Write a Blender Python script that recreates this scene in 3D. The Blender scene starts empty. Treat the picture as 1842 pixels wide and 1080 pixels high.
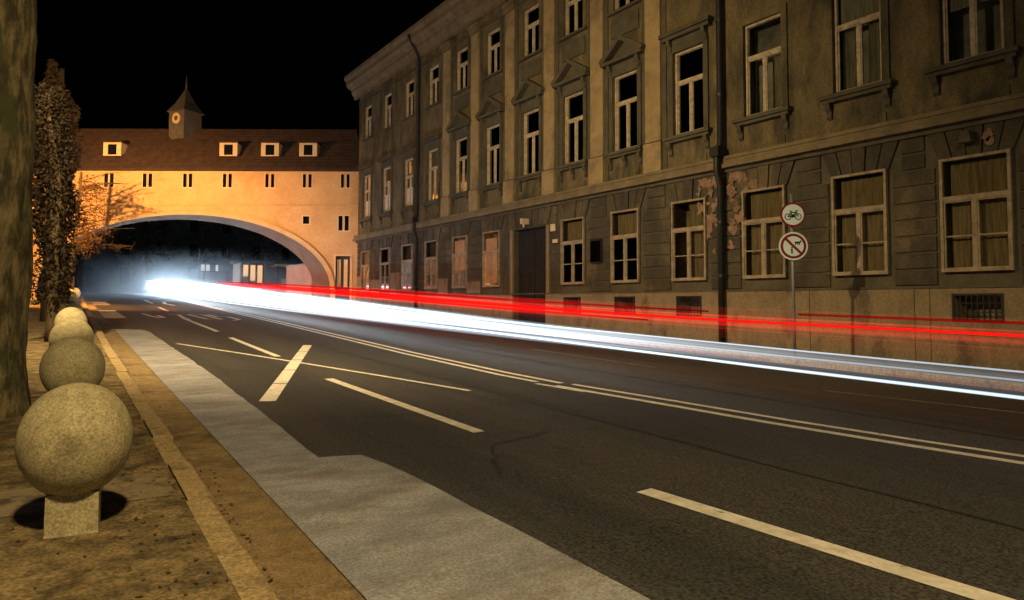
import bpy, bmesh, math, random
from mathutils import Vector, Matrix, noise as mnoise
random.seed(7)
S = bpy.context.scene
COL = S.collection
R = math.radians

# ------------------------------------------------------------------ camera, sky, exposure
HAZE = 0.075                       # density of the haze added beyond the arch for headlight bloom
SLOPE = 0.03                      # the street climbs gently away from the camera
cd = bpy.data.cameras.new('camera')
cam = bpy.data.objects.new('camera', cd); COL.objects.link(cam)
cd.sensor_fit = 'HORIZONTAL'; cd.sensor_width = 36.0
cd.lens = 36.0 * 1250 / 1842
cd.shift_y = -55 / 1842
cd.clip_start = 0.1; cd.clip_end = 600
cam.matrix_world = Matrix.Translation((0, 0, 1.5)) @ Matrix.Rotation(R(-33.74), 4, 'Z') @ \
    Matrix.Rotation(R(92.78), 4, 'X') @ Matrix.Rotation(R(0.18), 4, 'Z')
S.camera = cam

w = bpy.data.worlds.new('World'); S.world = w; w.use_nodes = True
wn = w.node_tree.nodes; wl = w.node_tree.links
sky = wn.new('ShaderNodeTexSky'); sky.sky_type = 'NISHITA'; sky.sun_disc = False
sky.sun_elevation = R(12); sky.sun_rotation = R(215); sky.altitude = 300
wl.new(sky.outputs[0], wn['Background'].inputs[0])
wn['Background'].inputs[1].default_value = 0.00008

sd = bpy.data.lights.new('moon', 'SUN'); sd.energy = 0.06; sd.angle = R(0.5); sd.color = (.9, .95, 1)
sun = bpy.data.objects.new('moon', sd); COL.objects.link(sun)
sun.rotation_euler = (R(62), 0, R(-35))

S.view_settings.view_transform = 'Standard'; S.view_settings.look = 'None'
S.view_settings.exposure = 0.0; S.view_settings.gamma = 1.0
S.view_settings.use_curve_mapping = False
cy = S.cycles
cy.use_denoising = True
try: cy.denoiser = 'OPENIMAGEDENOISE'
except Exception: pass
cy.max_bounces = 5; cy.diffuse_bounces = 3; cy.glossy_bounces = 3; cy.transparent_max_bounces = 64
cy.sample_clamp_indirect = 4.0
cy.use_light_tree = True

def G(y):                          # height of the road surface
    if y > 78: return SLOPE * 78 + (y - 78) * .004
    return SLOPE * y
def KX(y):                         # outer face of the near kerb
    return .85 + .014 * y + .00014 * y * y if y > 0 else .85 + .014 * y
FX = 14.85                         # facade plane
FK = 12.75                         # far kerb

# ------------------------------------------------------------------ materials
def mat(name, c1, c2=None, rough=.85, scale=3.0, bump=.0, bscale=None, spec=.3, detail=6, metal=0, contrast=(.35, .65), grain=None, c3=None, s3=.6, t3=(.55, .68), stretch=None):
    m = bpy.data.materials.new(name); m.use_nodes = True
    n, l = m.node_tree.nodes, m.node_tree.links
    b = n['Principled BSDF']
    b.inputs['Roughness'].default_value = rough
    b.inputs['Specular IOR Level'].default_value = spec
    b.inputs['Metallic'].default_value = metal
    if c2 is None and c3 is None and not bump:
        b.inputs['Base Color'].default_value = (*c1, 1); return m
    g = n.new('ShaderNodeNewGeometry')
    src = g.outputs['Position']
    if stretch:
        mp = n.new('ShaderNodeMapping'); mp.inputs['Scale'].default_value = stretch
        l.new(src, mp.inputs[0]); src = mp.outputs[0]
    def nz(sc, det=detail):
        t = n.new('ShaderNodeTexNoise'); t.inputs['Scale'].default_value = sc
        t.inputs['Detail'].default_value = det; t.inputs['Roughness'].default_value = .65
        l.new(src, t.inputs['Vector']); return t
    def ramp(t, lo, hi):
        r = n.new('ShaderNodeMapRange'); r.inputs[1].default_value = lo; r.inputs[2].default_value = hi
        r.clamp = True; l.new(t.outputs[0], r.inputs[0]); return r
    def mix(f, a, bb):
        x = n.new('ShaderNodeMix'); x.data_type = 'RGBA'
        l.new(f, x.inputs[0])
        for v, i in ((a, 6), (bb, 7)):
            if hasattr(v, 'links'): l.new(v, x.inputs[i])
            else: x.inputs[i].default_value = (*v, 1)
        return x.outputs[2]
    col = None
    if c2 is not None:
        col = mix(ramp(nz(scale), *contrast).outputs[0], c1, c2)
    if c3 is not None:
        col = mix(ramp(nz(s3, 8), *t3).outputs[0], col if col is not None else c1, c3)
    if grain:
        gs, lo_, hi_ = grain
        t = n.new('ShaderNodeTexNoise'); t.inputs['Scale'].default_value = gs; t.inputs['Detail'].default_value = 3
        l.new(g.outputs['Position'], t.inputs['Vector'])
        r = n.new('ShaderNodeMapRange'); r.inputs[1].default_value = .34; r.inputs[2].default_value = .66; r.inputs[3].default_value = lo_; r.inputs[4].default_value = hi_
        l.new(t.outputs[0], r.inputs[0])
        x = n.new('ShaderNodeMix'); x.data_type = 'RGBA'; x.blend_type = 'MULTIPLY'; x.inputs[0].default_value = 1
        if col is not None: l.new(col, x.inputs[6])
        else: x.inputs[6].default_value = (*c1, 1)
        l.new(r.outputs[0], x.inputs[7]); col = x.outputs[2]
    if col is not None: l.new(col, b.inputs['Base Color'])
    else: b.inputs['Base Color'].default_value = (*c1, 1)
    if bump:
        t = nz(bscale or scale * 6)
        bp = n.new('ShaderNodeBump'); bp.inputs['Strength'].default_value = 1; bp.inputs['Distance'].default_value = bump
        l.new(t.outputs[0], bp.inputs['Height']); l.new(bp.outputs[0], b.inputs['Normal'])
    return m

def emis(name, col, strength):
    m = bpy.data.materials.new(name); m.use_nodes = True
    n, l = m.node_tree.nodes, m.node_tree.links
    n.remove(n['Principled BSDF'])
    e = n.new('ShaderNodeEmission'); e.inputs[0].default_value = (*col, 1); e.inputs[1].default_value = strength
    l.new(e.outputs[0], n['Material Output'].inputs[0])
    return m

def trail_mat(name, col, strength, tint=(1, 1, 1)):
    # light only adds to what is behind it; the brightness along each streak is carried by its mesh
    m = bpy.data.materials.new(name); m.use_nodes = True
    n, l = m.node_tree.nodes, m.node_tree.links
    n.remove(n['Principled BSDF'])
    e = n.new('ShaderNodeEmission'); e.inputs[0].default_value = (*col, 1)
    a = n.new('ShaderNodeAttribute'); a.attribute_name = 'glow'
    mu = n.new('ShaderNodeMath'); mu.operation = 'MULTIPLY'; mu.inputs[1].default_value = strength
    lw = n.new('ShaderNodeLayerWeight'); lw.inputs[0].default_value = .5      # a glowing column is thickest, so brightest, along its middle
    om = n.new('ShaderNodeMath'); om.operation = 'SUBTRACT'; om.inputs[0].default_value = 1; l.new(lw.outputs['Facing'], om.inputs[1])
    m2 = n.new('ShaderNodeMath'); m2.operation = 'MULTIPLY'; l.new(a.outputs['Fac'], m2.inputs[0]); l.new(om.outputs[0], m2.inputs[1])
    l.new(m2.outputs[0], mu.inputs[0]); l.new(mu.outputs[0], e.inputs[1])
    t = n.new('ShaderNodeBsdfTransparent'); t.inputs[0].default_value = (*tint, 1); ad = n.new('ShaderNodeAddShader')
    l.new(e.outputs[0], ad.inputs[0]); l.new(t.outputs[0], ad.inputs[1])
    l.new(ad.outputs[0], n['Material Output'].inputs[0])
    return m

def asphalt_mat():
    m = mat('asphalt', (.030, .034, .036), (.058, .061, .060), rough=.6, scale=.55, bump=.006, bscale=70, spec=.35, grain=(48, .35, 1.75),
            c3=(.085, .08, .07), s3=.3, t3=(.5, .7), contrast=(.4, .62), stretch=(1.3, .12, 1))
    return m

M = dict(
    asphalt=asphalt_mat(),
    ground=mat('earth', (.05, .045, .035), (.08, .07, .05), scale=2, bump=.01),
    pavement=mat('worn_pavement', (.11, .085, .045), (.27, .21, .11), scale=5, bump=.016, bscale=24, rough=.9, grain=(50, .6, 1.4), c3=(.05, .045, .032), s3=3.5, t3=(.5, .66), contrast=(.38, .6)),
    far_pave=mat('far_pavement', (.16, .15, .13), (.25, .23, .2), scale=3, bump=.004, rough=.85),
    strip=mat('worn_strip', (.20, .17, .11), (.30, .25, .17), scale=9, bump=.006, bscale=30, rough=.9, c3=(.08, .07, .05), s3=6, t3=(.48, .62)),
    kerb=mat('kerb_granite', (.32, .245, .13), (.44, .345, .19), scale=14, bump=.004, rough=.8, grain=(50, .65, 1.35), c3=(.17, .13, .075), s3=4),
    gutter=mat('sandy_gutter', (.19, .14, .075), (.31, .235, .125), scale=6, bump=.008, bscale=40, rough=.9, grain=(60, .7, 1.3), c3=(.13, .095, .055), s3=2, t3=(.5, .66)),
    apron=mat('apron_concrete', (.22, .236, .275), (.38, .405, .46), scale=1.9, bump=.006, bscale=40, rough=.6, grain=(60, .72, 1.28), c3=(.20, .19, .185), s3=1.8, t3=(.5, .7), stretch=(.8, 1.5, 1)),  # headlights' bluish light put into the colour as a cool tint
    paint=mat('worn_white_paint', (.58, .57, .52), (.80, .79, .74), scale=8, rough=.7, bump=.002, bscale=60, c3=(.12, .12, .11), s3=14, t3=(.62, .7)),
    faint=mat('faded_paint', (.16, .155, .14), (.34, .33, .30), scale=10, rough=.7, c3=(.07, .07, .07), s3=16, t3=(.55, .7)),
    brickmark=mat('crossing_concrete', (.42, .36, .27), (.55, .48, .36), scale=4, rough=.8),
    stone=mat('sphere_concrete', (.36, .325, .20), (.50, .46, .29), scale=9, bump=.004, bscale=110, rough=.9, grain=(75, .68, 1.3), c3=(.17, .15, .09), s3=3, t3=(.56, .75)),
    plaster=mat('ochre_plaster', (.10, .086, .048), (.185, .148, .078), scale=2.2, grain=(20, .82, 1.18), bump=.008, bscale=18, rough=.92, c3=(.052, .05, .036), s3=1.3, t3=(.47, .64), stretch=(1, 1, .38)),
    pilaster=mat('pilaster_plaster', (.27, .205, .105), (.37, .285, .15), scale=1.6, bump=.006, bscale=18, rough=.9, c3=(.15, .12, .075), s3=.9, t3=(.5, .7)),
    trim=mat('grimy_trim', (.065, .063, .046), (.11, .102, .07), scale=2.2, bump=.006, bscale=16, rough=.9),
    cornice=mat('cornice_plaster', (.14, .115, .07), (.22, .18, .11), scale=2, bump=.006, bscale=16, rough=.9, c3=(.12, .105, .07), s3=1.2),
    rustic=mat('grey_rustication', (.046, .044, .034), (.088, .079, .056), scale=1.8, grain=(22, .82, 1.18), bump=.008, bscale=20, rough=.92, c3=(.15, .115, .07), s3=.9, t3=(.53, .68), stretch=(1, 1, .6)),
    plinth=mat('plinth_render', (.17, .14, .092), (.28, .225, .145), scale=1.6, grain=(22, .84, 1.16), bump=.008, bscale=22, rough=.9, c3=(.105, .09, .065), s3=1.6, t3=(.5, .66), stretch=(1, 1, .5)),
    peel=mat('exposed_pink_plaster', (.17, .105, .08), (.30, .21, .15), scale=4, bump=.012, bscale=14, rough=.95),
    frame=mat('window_paint', (.30, .25, .175), (.56, .475, .34), scale=7, rough=.6),
    frame_old=mat('weathered_window_paint', (.19, .16, .11), (.37, .31, .215), scale=6, rough=.7),
    curtain=mat('curtain_cloth', (.16, .145, .10), (.34, .30, .21), scale=9, rough=.95, stretch=(1, 3, .2)),
    board=mat('boarded_panel', (.34, .20, .11), (.44, .27, .15), scale=3, rough=.8),
    wood=mat('dark_gate_wood', (.010, .010, .010), (.022, .020, .018), scale=3, rough=.75, stretch=(1, 6, .5), bump=.003),
    iron=mat('black_iron', (.012, .013, .014), rough=.55, spec=.4),
    dark=mat('dim_room', (.10, .095, .085), (.36, .33, .27), scale=.9, rough=1),
    pipe=mat('dark_pipe', (.016, .019, .02), rough=.5, spec=.4),
    ochre=mat('ochre_wall', (.54, .36, .19), (.64, .45, .25), scale=.8, grain=(9, .93, 1.06), bump=.004, bscale=20, rough=.9, c3=(.47, .32, .16), s3=.35),
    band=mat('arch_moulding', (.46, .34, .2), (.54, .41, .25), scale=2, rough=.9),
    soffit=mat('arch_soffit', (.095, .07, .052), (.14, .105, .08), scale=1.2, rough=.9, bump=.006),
    tile=mat('roof_tile', (.030, .022, .023), (.060, .042, .042), scale=3, rough=.85),
    slate=mat('turret_slate', (.075, .078, .08), (.125, .125, .122), scale=3, rough=.7),
    cream=mat('cream_paint', (.60, .50, .36), (.7, .6, .45), scale=4, rough=.7),
    bark=mat('mossy_bark', (.06, .056, .034), (.24, .205, .11), scale=9, bump=.06, bscale=14, rough=.95, c3=(.075, .085, .04), s3=5, t3=(.5, .64), stretch=(1, 1, .3), contrast=(.42, .6)),
    bark2=mat('dark_bark', (.035, .027, .018), (.11, .08, .046), scale=7, bump=.04, bscale=12, rough=.95, stretch=(1, 1, .35)),
    steel=mat('galvanised_steel', (.22, .25, .26), (.3, .33, .34), scale=12, rough=.45, metal=.4),
    white=mat('sign_white', (.70, .93, .97), rough=.5),
    red=mat('sign_red', (.20, .012, .02), rough=.5),
    black=mat('sign_black', (.012, .012, .014), rough=.6),
    greywall=mat('grey_far_wall', (.17, .17, .165), (.25, .245, .235), scale=1.2, rough=.9),
    farwall=mat('dark_far_wall', (.06, .062, .066), (.10, .10, .105), scale=.8, rough=.9),
    rose=mat('rose_far_wall', (.28, .20, .17), (.36, .27, .22), scale=2, rough=.9),
)
def glass_mat(name, tint, refl):
    m = bpy.data.materials.new(name); m.use_nodes = True
    n, l = m.node_tree.nodes, m.node_tree.links
    n.remove(n['Principled BSDF'])
    t = n.new('ShaderNodeBsdfTransparent'); t.inputs[0].default_value = (*tint, 1)
    g = n.new('ShaderNodeBsdfGlossy'); g.inputs['Roughness'].default_value = .06; g.inputs[0].default_value = (.9, .92, .92, 1)
    f = n.new('ShaderNodeFresnel'); f.inputs[0].default_value = refl
    x = n.new('ShaderNodeMixShader')
    l.new(f.outputs[0], x.inputs[0]); l.new(t.outputs[0], x.inputs[1]); l.new(g.outputs[0], x.inputs[2]); l.new(x.outputs[0], n['Material Output'].inputs[0])
    return m
M['glass'] = glass_mat('clear_window_glass', (.75, .8, .8), 1.5)
M['glass2'] = glass_mat('dusty_window_glass', (.7, .68, .6), 1.45)
M['blackglass'] = mat('dark_pane', (.008, .010, .014), rough=.12, spec=.45)
def leaf_mat(name, c, tr=.5):
    m = bpy.data.materials.new(name); m.use_nodes = True
    n, l = m.node_tree.nodes, m.node_tree.links
    b = n['Principled BSDF']; b.inputs['Roughness'].default_value = .7
    b.inputs['Base Color'].default_value = (*c, 1); b.inputs['Specular IOR Level'].default_value = .2
    t = n.new('ShaderNodeBsdfTranslucent'); t.inputs[0].default_value = (*c, 1)
    x = n.new('ShaderNodeMixShader'); x.inputs[0].default_value = tr
    l.new(b.outputs[0], x.inputs[1]); l.new(t.outputs[0], x.inputs[2]); l.new(x.outputs[0], n['Material Output'].inputs[0])
    return m
M['leaf'] = leaf_mat('dry_leaf', (.15, .08, .03))
M['ivy'] = leaf_mat('ivy_leaf', (.12, .072, .036), .25)
M['fleaf'] = leaf_mat('night_leaf', (.06, .065, .05), .3)

# ------------------------------------------------------------------ mesh helpers
def lerp_list(keys, y):
    for (a, va), (c, vc) in zip(keys[:-1], keys[1:]):
        if y <= c: t = min(1, max(0, (y-a)/(c-a))); return va+(vc-va)*t
    return keys[-1][1]
class MB:
    def __init__(s): s.v, s.f, s.mi = [], [], []
    def quad(s, a, b, c, d):
        i = len(s.v); s.v += [a, b, c, d]; s.f.append((i, i+1, i+2, i+3)); return s
    def poly(s, pts):
        i = len(s.v); s.v += list(pts); s.f.append(tuple(range(i, i+len(pts)))); return s
    def box(s, x0, x1, y0, y1, z0, z1):
        i = len(s.v)
        s.v += [(x, y, z) for z in (z0, z1) for y in (y0, y1) for x in (x0, x1)]
        for q in ((0,2,3,1), (4,5,7,6), (0,1,5,4), (2,6,7,3), (0,4,6,2), (1,3,7,5)):
            s.f.append(tuple(i+k for k in q))
        return s
    def prism(s, pts, off):        # polygon extruded along a vector
        n = len(pts); i = len(s.v); off = Vector(off)
        s.v += [tuple(p) for p in pts] + [tuple(Vector(p)+off) for p in pts]
        s.f.append(tuple(range(i, i+n))); s.f.append(tuple(range(i+2*n-1, i+n-1, -1)))
        for k in range(n):
            s.f.append((i+k, i+(k+1) % n, i+n+(k+1) % n, i+n+k))
        return s
    def tube(s, pts, rad, seg=8, cap=True):
        pts = [Vector(p) for p in pts]
        if not hasattr(rad, '__len__'): rad = [rad]*len(pts)
        i0 = len(s.v)
        for k, p in enumerate(pts):
            t = (pts[min(k+1, len(pts)-1)] - pts[max(k-1, 0)]).normalized()
            up = Vector((0, 0, 1)) if abs(t.z) < .9 else Vector((1, 0, 0))
            a = t.cross(up).normalized(); b = a.cross(t)
            for q in range(seg):
                an = 2*math.pi*q/seg
                s.v.append(tuple(p + (a*math.cos(an) + b*math.sin(an))*rad[k]))
        for k in range(len(pts)-1):
            for q in range(seg):
                a = i0+k*seg+q; b = i0+k*seg+(q+1) % seg
                s.f.append((a, b, b+seg, a+seg))
        if cap:
            s.f.append(tuple(i0+q for q in range(seg))); s.f.append(tuple(i0+(len(pts)-1)*seg+q for q in range(seg-1, -1, -1)))
        return s
    def lathe(s, prof, cx=0, cy=0, seg=24):
        i0 = len(s.v)
        for r, z in prof:
            for q in range(seg):
                an = 2*math.pi*q/seg; s.v.append((cx+r*math.cos(an), cy+r*math.sin(an), z))
        for k in range(len(prof)-1):
            for q in range(seg):
                a = i0+k*seg+q; b = i0+k*seg+(q+1) % seg
                s.f.append((a, b, b+seg, a+seg))
        return s
    def mesh(s, name, m, smooth=False):
        me = bpy.data.meshes.new(name); me.from_pydata([tuple(v) for v in s.v], [], s.f)
        bm = bmesh.new(); bm.from_mesh(me); bmesh.ops.recalc_face_normals(bm, faces=bm.faces); bm.to_mesh(me); bm.free()
        if m: me.materials.append(m)
        if smooth:
            for p in me.polygons: p.use_smooth = True
        return me
    def build(s, name, m, parent=None, loc=None, smooth=False):
        return link(name, s.mesh(name, m, smooth), parent, loc)

def link(name, me, parent=None, loc=None, rotz=None):
    o = bpy.data.objects.new(name, me); COL.objects.link(o)
    if parent: o.parent = parent
    if loc is not None: o.location = loc
    if rotz is not None: o.rotation_euler.z = rotz
    return o
def tag(o, label=None, cat=None, group=None, kind=None):
    for k, v in (('label', label), ('category', cat), ('group', group), ('kind', kind)):
        if v: o[k] = v
    return o
def thing(name, label, cat, loc=(0, 0, 0), rotz=0, group=None):
    o = link(name, None, None, loc, rotz); o.empty_display_size = .3
    return tag(o, label, cat, group)
def struct(name, mb, m): return tag(mb.build(name, m), kind='structure')
def copy_tree(o, parent=None):
    c = o.copy(); COL.objects.link(c); c.parent = parent
    for ch in list(o.children): copy_tree(ch, c)
    return c

# ------------------------------------------------------------------ ground, road, pavements
YS = [-40, -20, -10, -5] + [i*2.0 for i in range(0, 40)] + [78, 82, 90, 110, 150, 200]
def strip(fx0, fx1, ys, dz):
    b = MB()
    for a, c in zip(ys[:-1], ys[1:]):
        b.quad((fx0(a), a, G(a)+dz), (fx1(a), a, G(a)+dz), (fx1(c), c, G(c)+dz), (fx0(c), c, G(c)+dz))
    return b
struct('ground', strip(lambda y: -120, lambda y: 120, YS, -.03), M['ground'])
road = struct('road', strip(lambda y: -60 if y > 63 else KX(y)-.05, lambda y: FK+.05, [y for y in YS if y <= 84], 0), M['asphalt'])
def slab(x0, x1, ys, top, skirt=.2):
    b = MB()
    for a, c in zip(ys[:-1], ys[1:]):
        A = [(x0(a), a, G(a)), (x1(a), a, G(a)), (x1(c), c, G(c)), (x0(c), c, G(c))]
        t = [(p[0], p[1], p[2]+top) for p in A]; d = [(p[0], p[1], p[2]+top-skirt) for p in A]
        b.quad(*t); b.quad(d[0], d[3], t[3], t[0]); b.quad(d[1], t[1], t[2], d[2])
    a, c = ys[0], ys[-1]
    for y in (a, c):
        b.quad((x0(y), y, G(y)+top-skirt), (x1(y), y, G(y)+top-skirt), (x1(y), y, G(y)+top), (x0(y), y, G(y)+top))
    return b
ny = [y for y in YS if y <= 62]
pav = struct('near_pavement', slab(lambda y: -9, lambda y: KX(y)-.16, ny, .115), M['pavement'])
fpav = struct('far_pavement', slab(lambda y: FK+.14, lambda y: FX+2.4 if y < 38 else 40, [y for y in YS if y <= 78], .118), M['far_pave'])
struct('cross_street_pavement', slab(lambda y: -60, lambda y: 40, [84, 90, 110], .13), M['far_pave'])

# kerb stones, one by one
kerb = struct('near_kerb', slab(lambda y: KX(y)-.15, lambda y: KX(y)-.01, ny, .05, .15), M['kerb'])
y = -2.0; k = 0
while y < 46:
    L = 1.0 if y > 2 else 1.2
    a, c = y+.013, y+L-.013
    rz = random.uniform(-.010, .010); dx = random.uniform(-.012, .008)
    b = MB()
    zt = .125+rz
    P = []
    for yy in (a, c):
        x = KX(yy)+dx
        P.append([(x-.155, yy, G(yy)-.03), (x-.155, yy, G(yy)+zt), (x-.018, yy, G(yy)+zt), (x, yy, G(yy)+zt-.018), (x, yy, G(yy)-.03)])
    b.poly(P[0]); b.poly(P[1][::-1])
    for q in range(5): b.quad(P[0][q], P[0][(q+1) % 5], P[1][(q+1) % 5], P[1][q])
    b.build('kerb_stone', M['kerb'], kerb)
    y += L
fk = struct('far_kerb', slab(lambda y: FK, lambda y: FK+.138, [y for y in YS if y <= 78], .125), M['kerb'])
# a flush stone drain strip across the pavement
b = MB(); b.quad((-.9, 5.0, G(5.0)+.119), (KX(5)-.2, 4.95, G(4.95)+.119), (KX(5.6)-.2, 5.55, G(5.55)+.119), (-.9, 5.6, G(5.6)+.119))
b.build('drain_strip', M['strip'], pav)
b = MB(); b.quad((-.9, 5.0, G(5.0)+.117), (KX(5)-.2, 4.92, G(4.92)+.117), (KX(5)-.2, 4.95, G(4.95)+.117), (-.9, 5.02, G(5.02)+.117))

# pale concrete apron laid along the kerb
EDGE = [(-12, 2.55), (-3, 2.5), (3.6, 2.42), (5.3, 2.36), (5.72, 2.29), (5.8, 1.95), (7.2, 2.02), (9.2, 2.1), (12, 2.2), (15, 2.26), (18.5, 2.34), (21.6, 2.40), (22.6, 2.3), (22.9, 1.7)]
E2 = []
for (ya, xa), (yc, xc) in zip(EDGE[:-1], EDGE[1:]):
    n = max(1, int((yc-ya)/.35)) if ya > 2 else 1
    for q in range(n): E2.append((ya+(yc-ya)*q/n, xa+(xc-xa)*q/n+(random.uniform(-.016, .016) if q else 0)))
EDGE = E2+[EDGE[-1]]
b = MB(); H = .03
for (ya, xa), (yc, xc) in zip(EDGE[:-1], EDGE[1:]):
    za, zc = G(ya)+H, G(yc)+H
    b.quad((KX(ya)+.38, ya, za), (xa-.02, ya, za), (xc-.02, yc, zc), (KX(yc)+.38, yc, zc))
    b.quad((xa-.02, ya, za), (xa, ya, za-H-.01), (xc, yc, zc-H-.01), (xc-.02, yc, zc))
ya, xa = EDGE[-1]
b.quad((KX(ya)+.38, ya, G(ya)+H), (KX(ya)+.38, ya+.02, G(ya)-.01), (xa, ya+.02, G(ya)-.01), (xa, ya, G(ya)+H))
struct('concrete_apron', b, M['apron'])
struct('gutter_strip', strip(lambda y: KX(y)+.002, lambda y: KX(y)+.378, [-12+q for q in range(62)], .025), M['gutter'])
# worn orange-lit concrete bars further on
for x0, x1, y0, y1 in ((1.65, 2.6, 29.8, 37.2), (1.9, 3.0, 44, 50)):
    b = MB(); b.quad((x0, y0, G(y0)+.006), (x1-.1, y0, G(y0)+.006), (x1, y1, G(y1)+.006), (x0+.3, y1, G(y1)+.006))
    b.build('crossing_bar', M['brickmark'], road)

# painted markings
def ribbon(name, pts, wd, m='paint', dz=.005):
    b = MB(); pts = [Vector((p[0], p[1], 0)) for p in pts]
    L, Rr = [], []
    for k, p in enumerate(pts):
        t = (pts[min(k+1, len(pts)-1)] - pts[max(0, k-1)]).normalized(); nn = Vector((t.y, -t.x, 0))*wd/2
        a, c = p-nn, p+nn
        L.append((a.x, a.y, G(a.y)+dz)); Rr.append((c.x, c.y, G(c.y)+dz))
    for k in range(len(pts)-1): b.quad(L[k], Rr[k], Rr[k+1], L[k+1])
    return b.build(name, M[m], road)
UP = [(8.3, 56), (7.7, 42), (7.39, 32.7), (7.15, 25.5), (6.92, 19.7), (6.66, 13.8), (6.62, 10), (6.68, 8.6)]
ribbon('centre_line', UP, .11)
ribbon('centre_line', [(x-.27, y-.1) for x, y in UP[:-1]]+[(6.42, 8.9)], .11)
UP2 = [(6.76, 8.42), (7.02, 6.5), (7.2, 5.0), (7.45, 3.6), (7.75, 2.2), (8.6, -3)]
ribbon('centre_line', UP2, .11); ribbon('centre_line', [(x-.34, y) for x, y in UP2], .13)
ribbon('centre_line', [(6.3, 8.75), (6.45, 7.75)], .10, 'paint', .004)
for a, c, wd in (((3.72, 3.8), (3.95, 1.2), .17), ((3.66, 10.6), (3.70, 6.13), .14), ((4.0, 19.2), (3.84, 14.1), .13), ((4.37, 29.2), (4.14, 21.6), .13), ((4.89, 40.9), (4.70, 35.9), .13), ((5.6, 54), (5.3, 47), .13)):
    ribbon('lane_dash', (a, c), wd)
ribbon('diagonal_line', [(2.53, 17.75), (3.3, 15.1), (3.9, 12.9), (4.5, 10.6), (5.0, 8.55)], .09, dz=.008)
for k in range(5):                                  # the wide bar is laid in five plates
    t0, t1 = k/5+.004, (k+1)/5-.004
    ribbon('wide_bar', [(2.30+2.85*t0, 8.9+7.5*t0), (2.30+2.85*t1, 8.9+7.5*t1)], .20, dz=.0055)
ribbon('edge_line', [(9.65, 13.6), (9.63, 9.5)], .06, 'faint'); ribbon('edge_line', [(9.85, 6.2), (10.4, 3.9), (11.2, 1)], .06, 'faint')
M['tar'] = mat('tar_seam', (.012, .012, .012), (.02, .02, .02), scale=20, rough=.5)
def wob(pts, n=14, a=.03):
    out = []
    for (xa, ya), (xc, yc) in zip(pts[:-1], pts[1:]):
        for q in range(n): out.append((xa+(xc-xa)*q/n+random.uniform(-a, a), ya+(yc-ya)*q/n))
    return out+[pts[-1]]
for pts in ([(5.35, 30), (5.3, 14), (5.2, 6), (5.25, -3)], [(8.25, 24), (8.2, 10), (8.5, 1)]): ribbon('tar_seam', wob(pts), .035, 'tar', .0035)
for pts in ([(2.45, 7.6), (3.9, 7.2), (5.2, 7.5)], [(5.2, 5.0), (6.4, 5.3)], [(3.0, 4.6), (3.5, 5.6), (4.4, 5.8)], [(2.4, 12.2), (4.0, 11.7)]): ribbon('crack', wob(pts, 10, .06), .02, 'tar', .003)
# painted road letters seen at a glancing angle
ribbon('road_letter', [(3.38, 33.4), (3.50, 30.6), (3.62, 29.6), (3.78, 29.9), (3.76, 31.8)], .16)
ribbon('road_letter', [(4.25, 32.4), (4.62, 32.2), (4.42, 29.6), (4.38, 28.0)], .16)
ribbon('road_letter', [(5.0, 32.4), (5.08, 28.5), (5.55, 28.2), (5.5, 32.0), (5.0, 32.4)], .15)
ribbon('road_letter', [(6.1, 32.0), (5.75, 32.2), (5.78, 30.4), (6.15, 30.0), (6.15, 28.0), (5.8, 27.4)], .15)
ribbon('road_letter', [(5.7, 50.5), (6.3, 50.2), (5.9, 46.4), (6.05, 43.6), (6.6, 43.8)], .2)

# ------------------------------------------------------------------ the palace along the street
PAL = thing('palace', 'long grimy three-storey palace with pedimented windows along the right side of the street', 'building', (FX, 20, 0))
def P_(mb, name, m, parent=PAL, smooth=False):      # build in world coordinates, parent under the palace
    o = mb.build(name, m, parent, smooth=smooth)
    if parent is PAL: o.location = (-FX, -20, 0)
    return o
def fbox(b, d0, d1, u0, u1, z0, z1):                # d = distance out from the facade towards the street
    b.box(FX-d1, FX-d0, u0, u1, z0, z1); return b
YW = [-4.3, -1.7, .95, 3.55, 6.1, 8.40, 10.85, 13.28, 15.85, 18.42, 20.95, 23.62, 26.2, 28.88, 31.5, 34.2, 36.92]
YEND, Y0 = 38.3, -6.0
ZG, ZP, ZS, ZT = 0, 1.87, 5.08, 13.2
WW = 1.12
GATE = (19.95, 22.1)
holes = []
for yw in YW:
    if abs(yw-20.95) > .1: holes.append((yw-WW/2, yw+WW/2, 2.2, 4.33))
    holes.append((yw-WW/2, yw+WW/2, 6.27, 8.70))
    holes.append((yw-WW/2+.03, yw+WW/2-.03, 10.82, 12.66))
    if yw < 20 and not 8 < yw < 12: holes.append((yw-.42, yw+.42, 1.20, 1.68))
holes.append((GATE[0], GATE[1], .5, 4.30))
us = sorted({Y0, YEND} | {h[0] for h in holes} | {h[1] for h in holes})
zs = sorted({-2.0, ZP, ZS, ZT+1.4} | {h[2] for h in holes} | {h[3] for h in holes})
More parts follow.
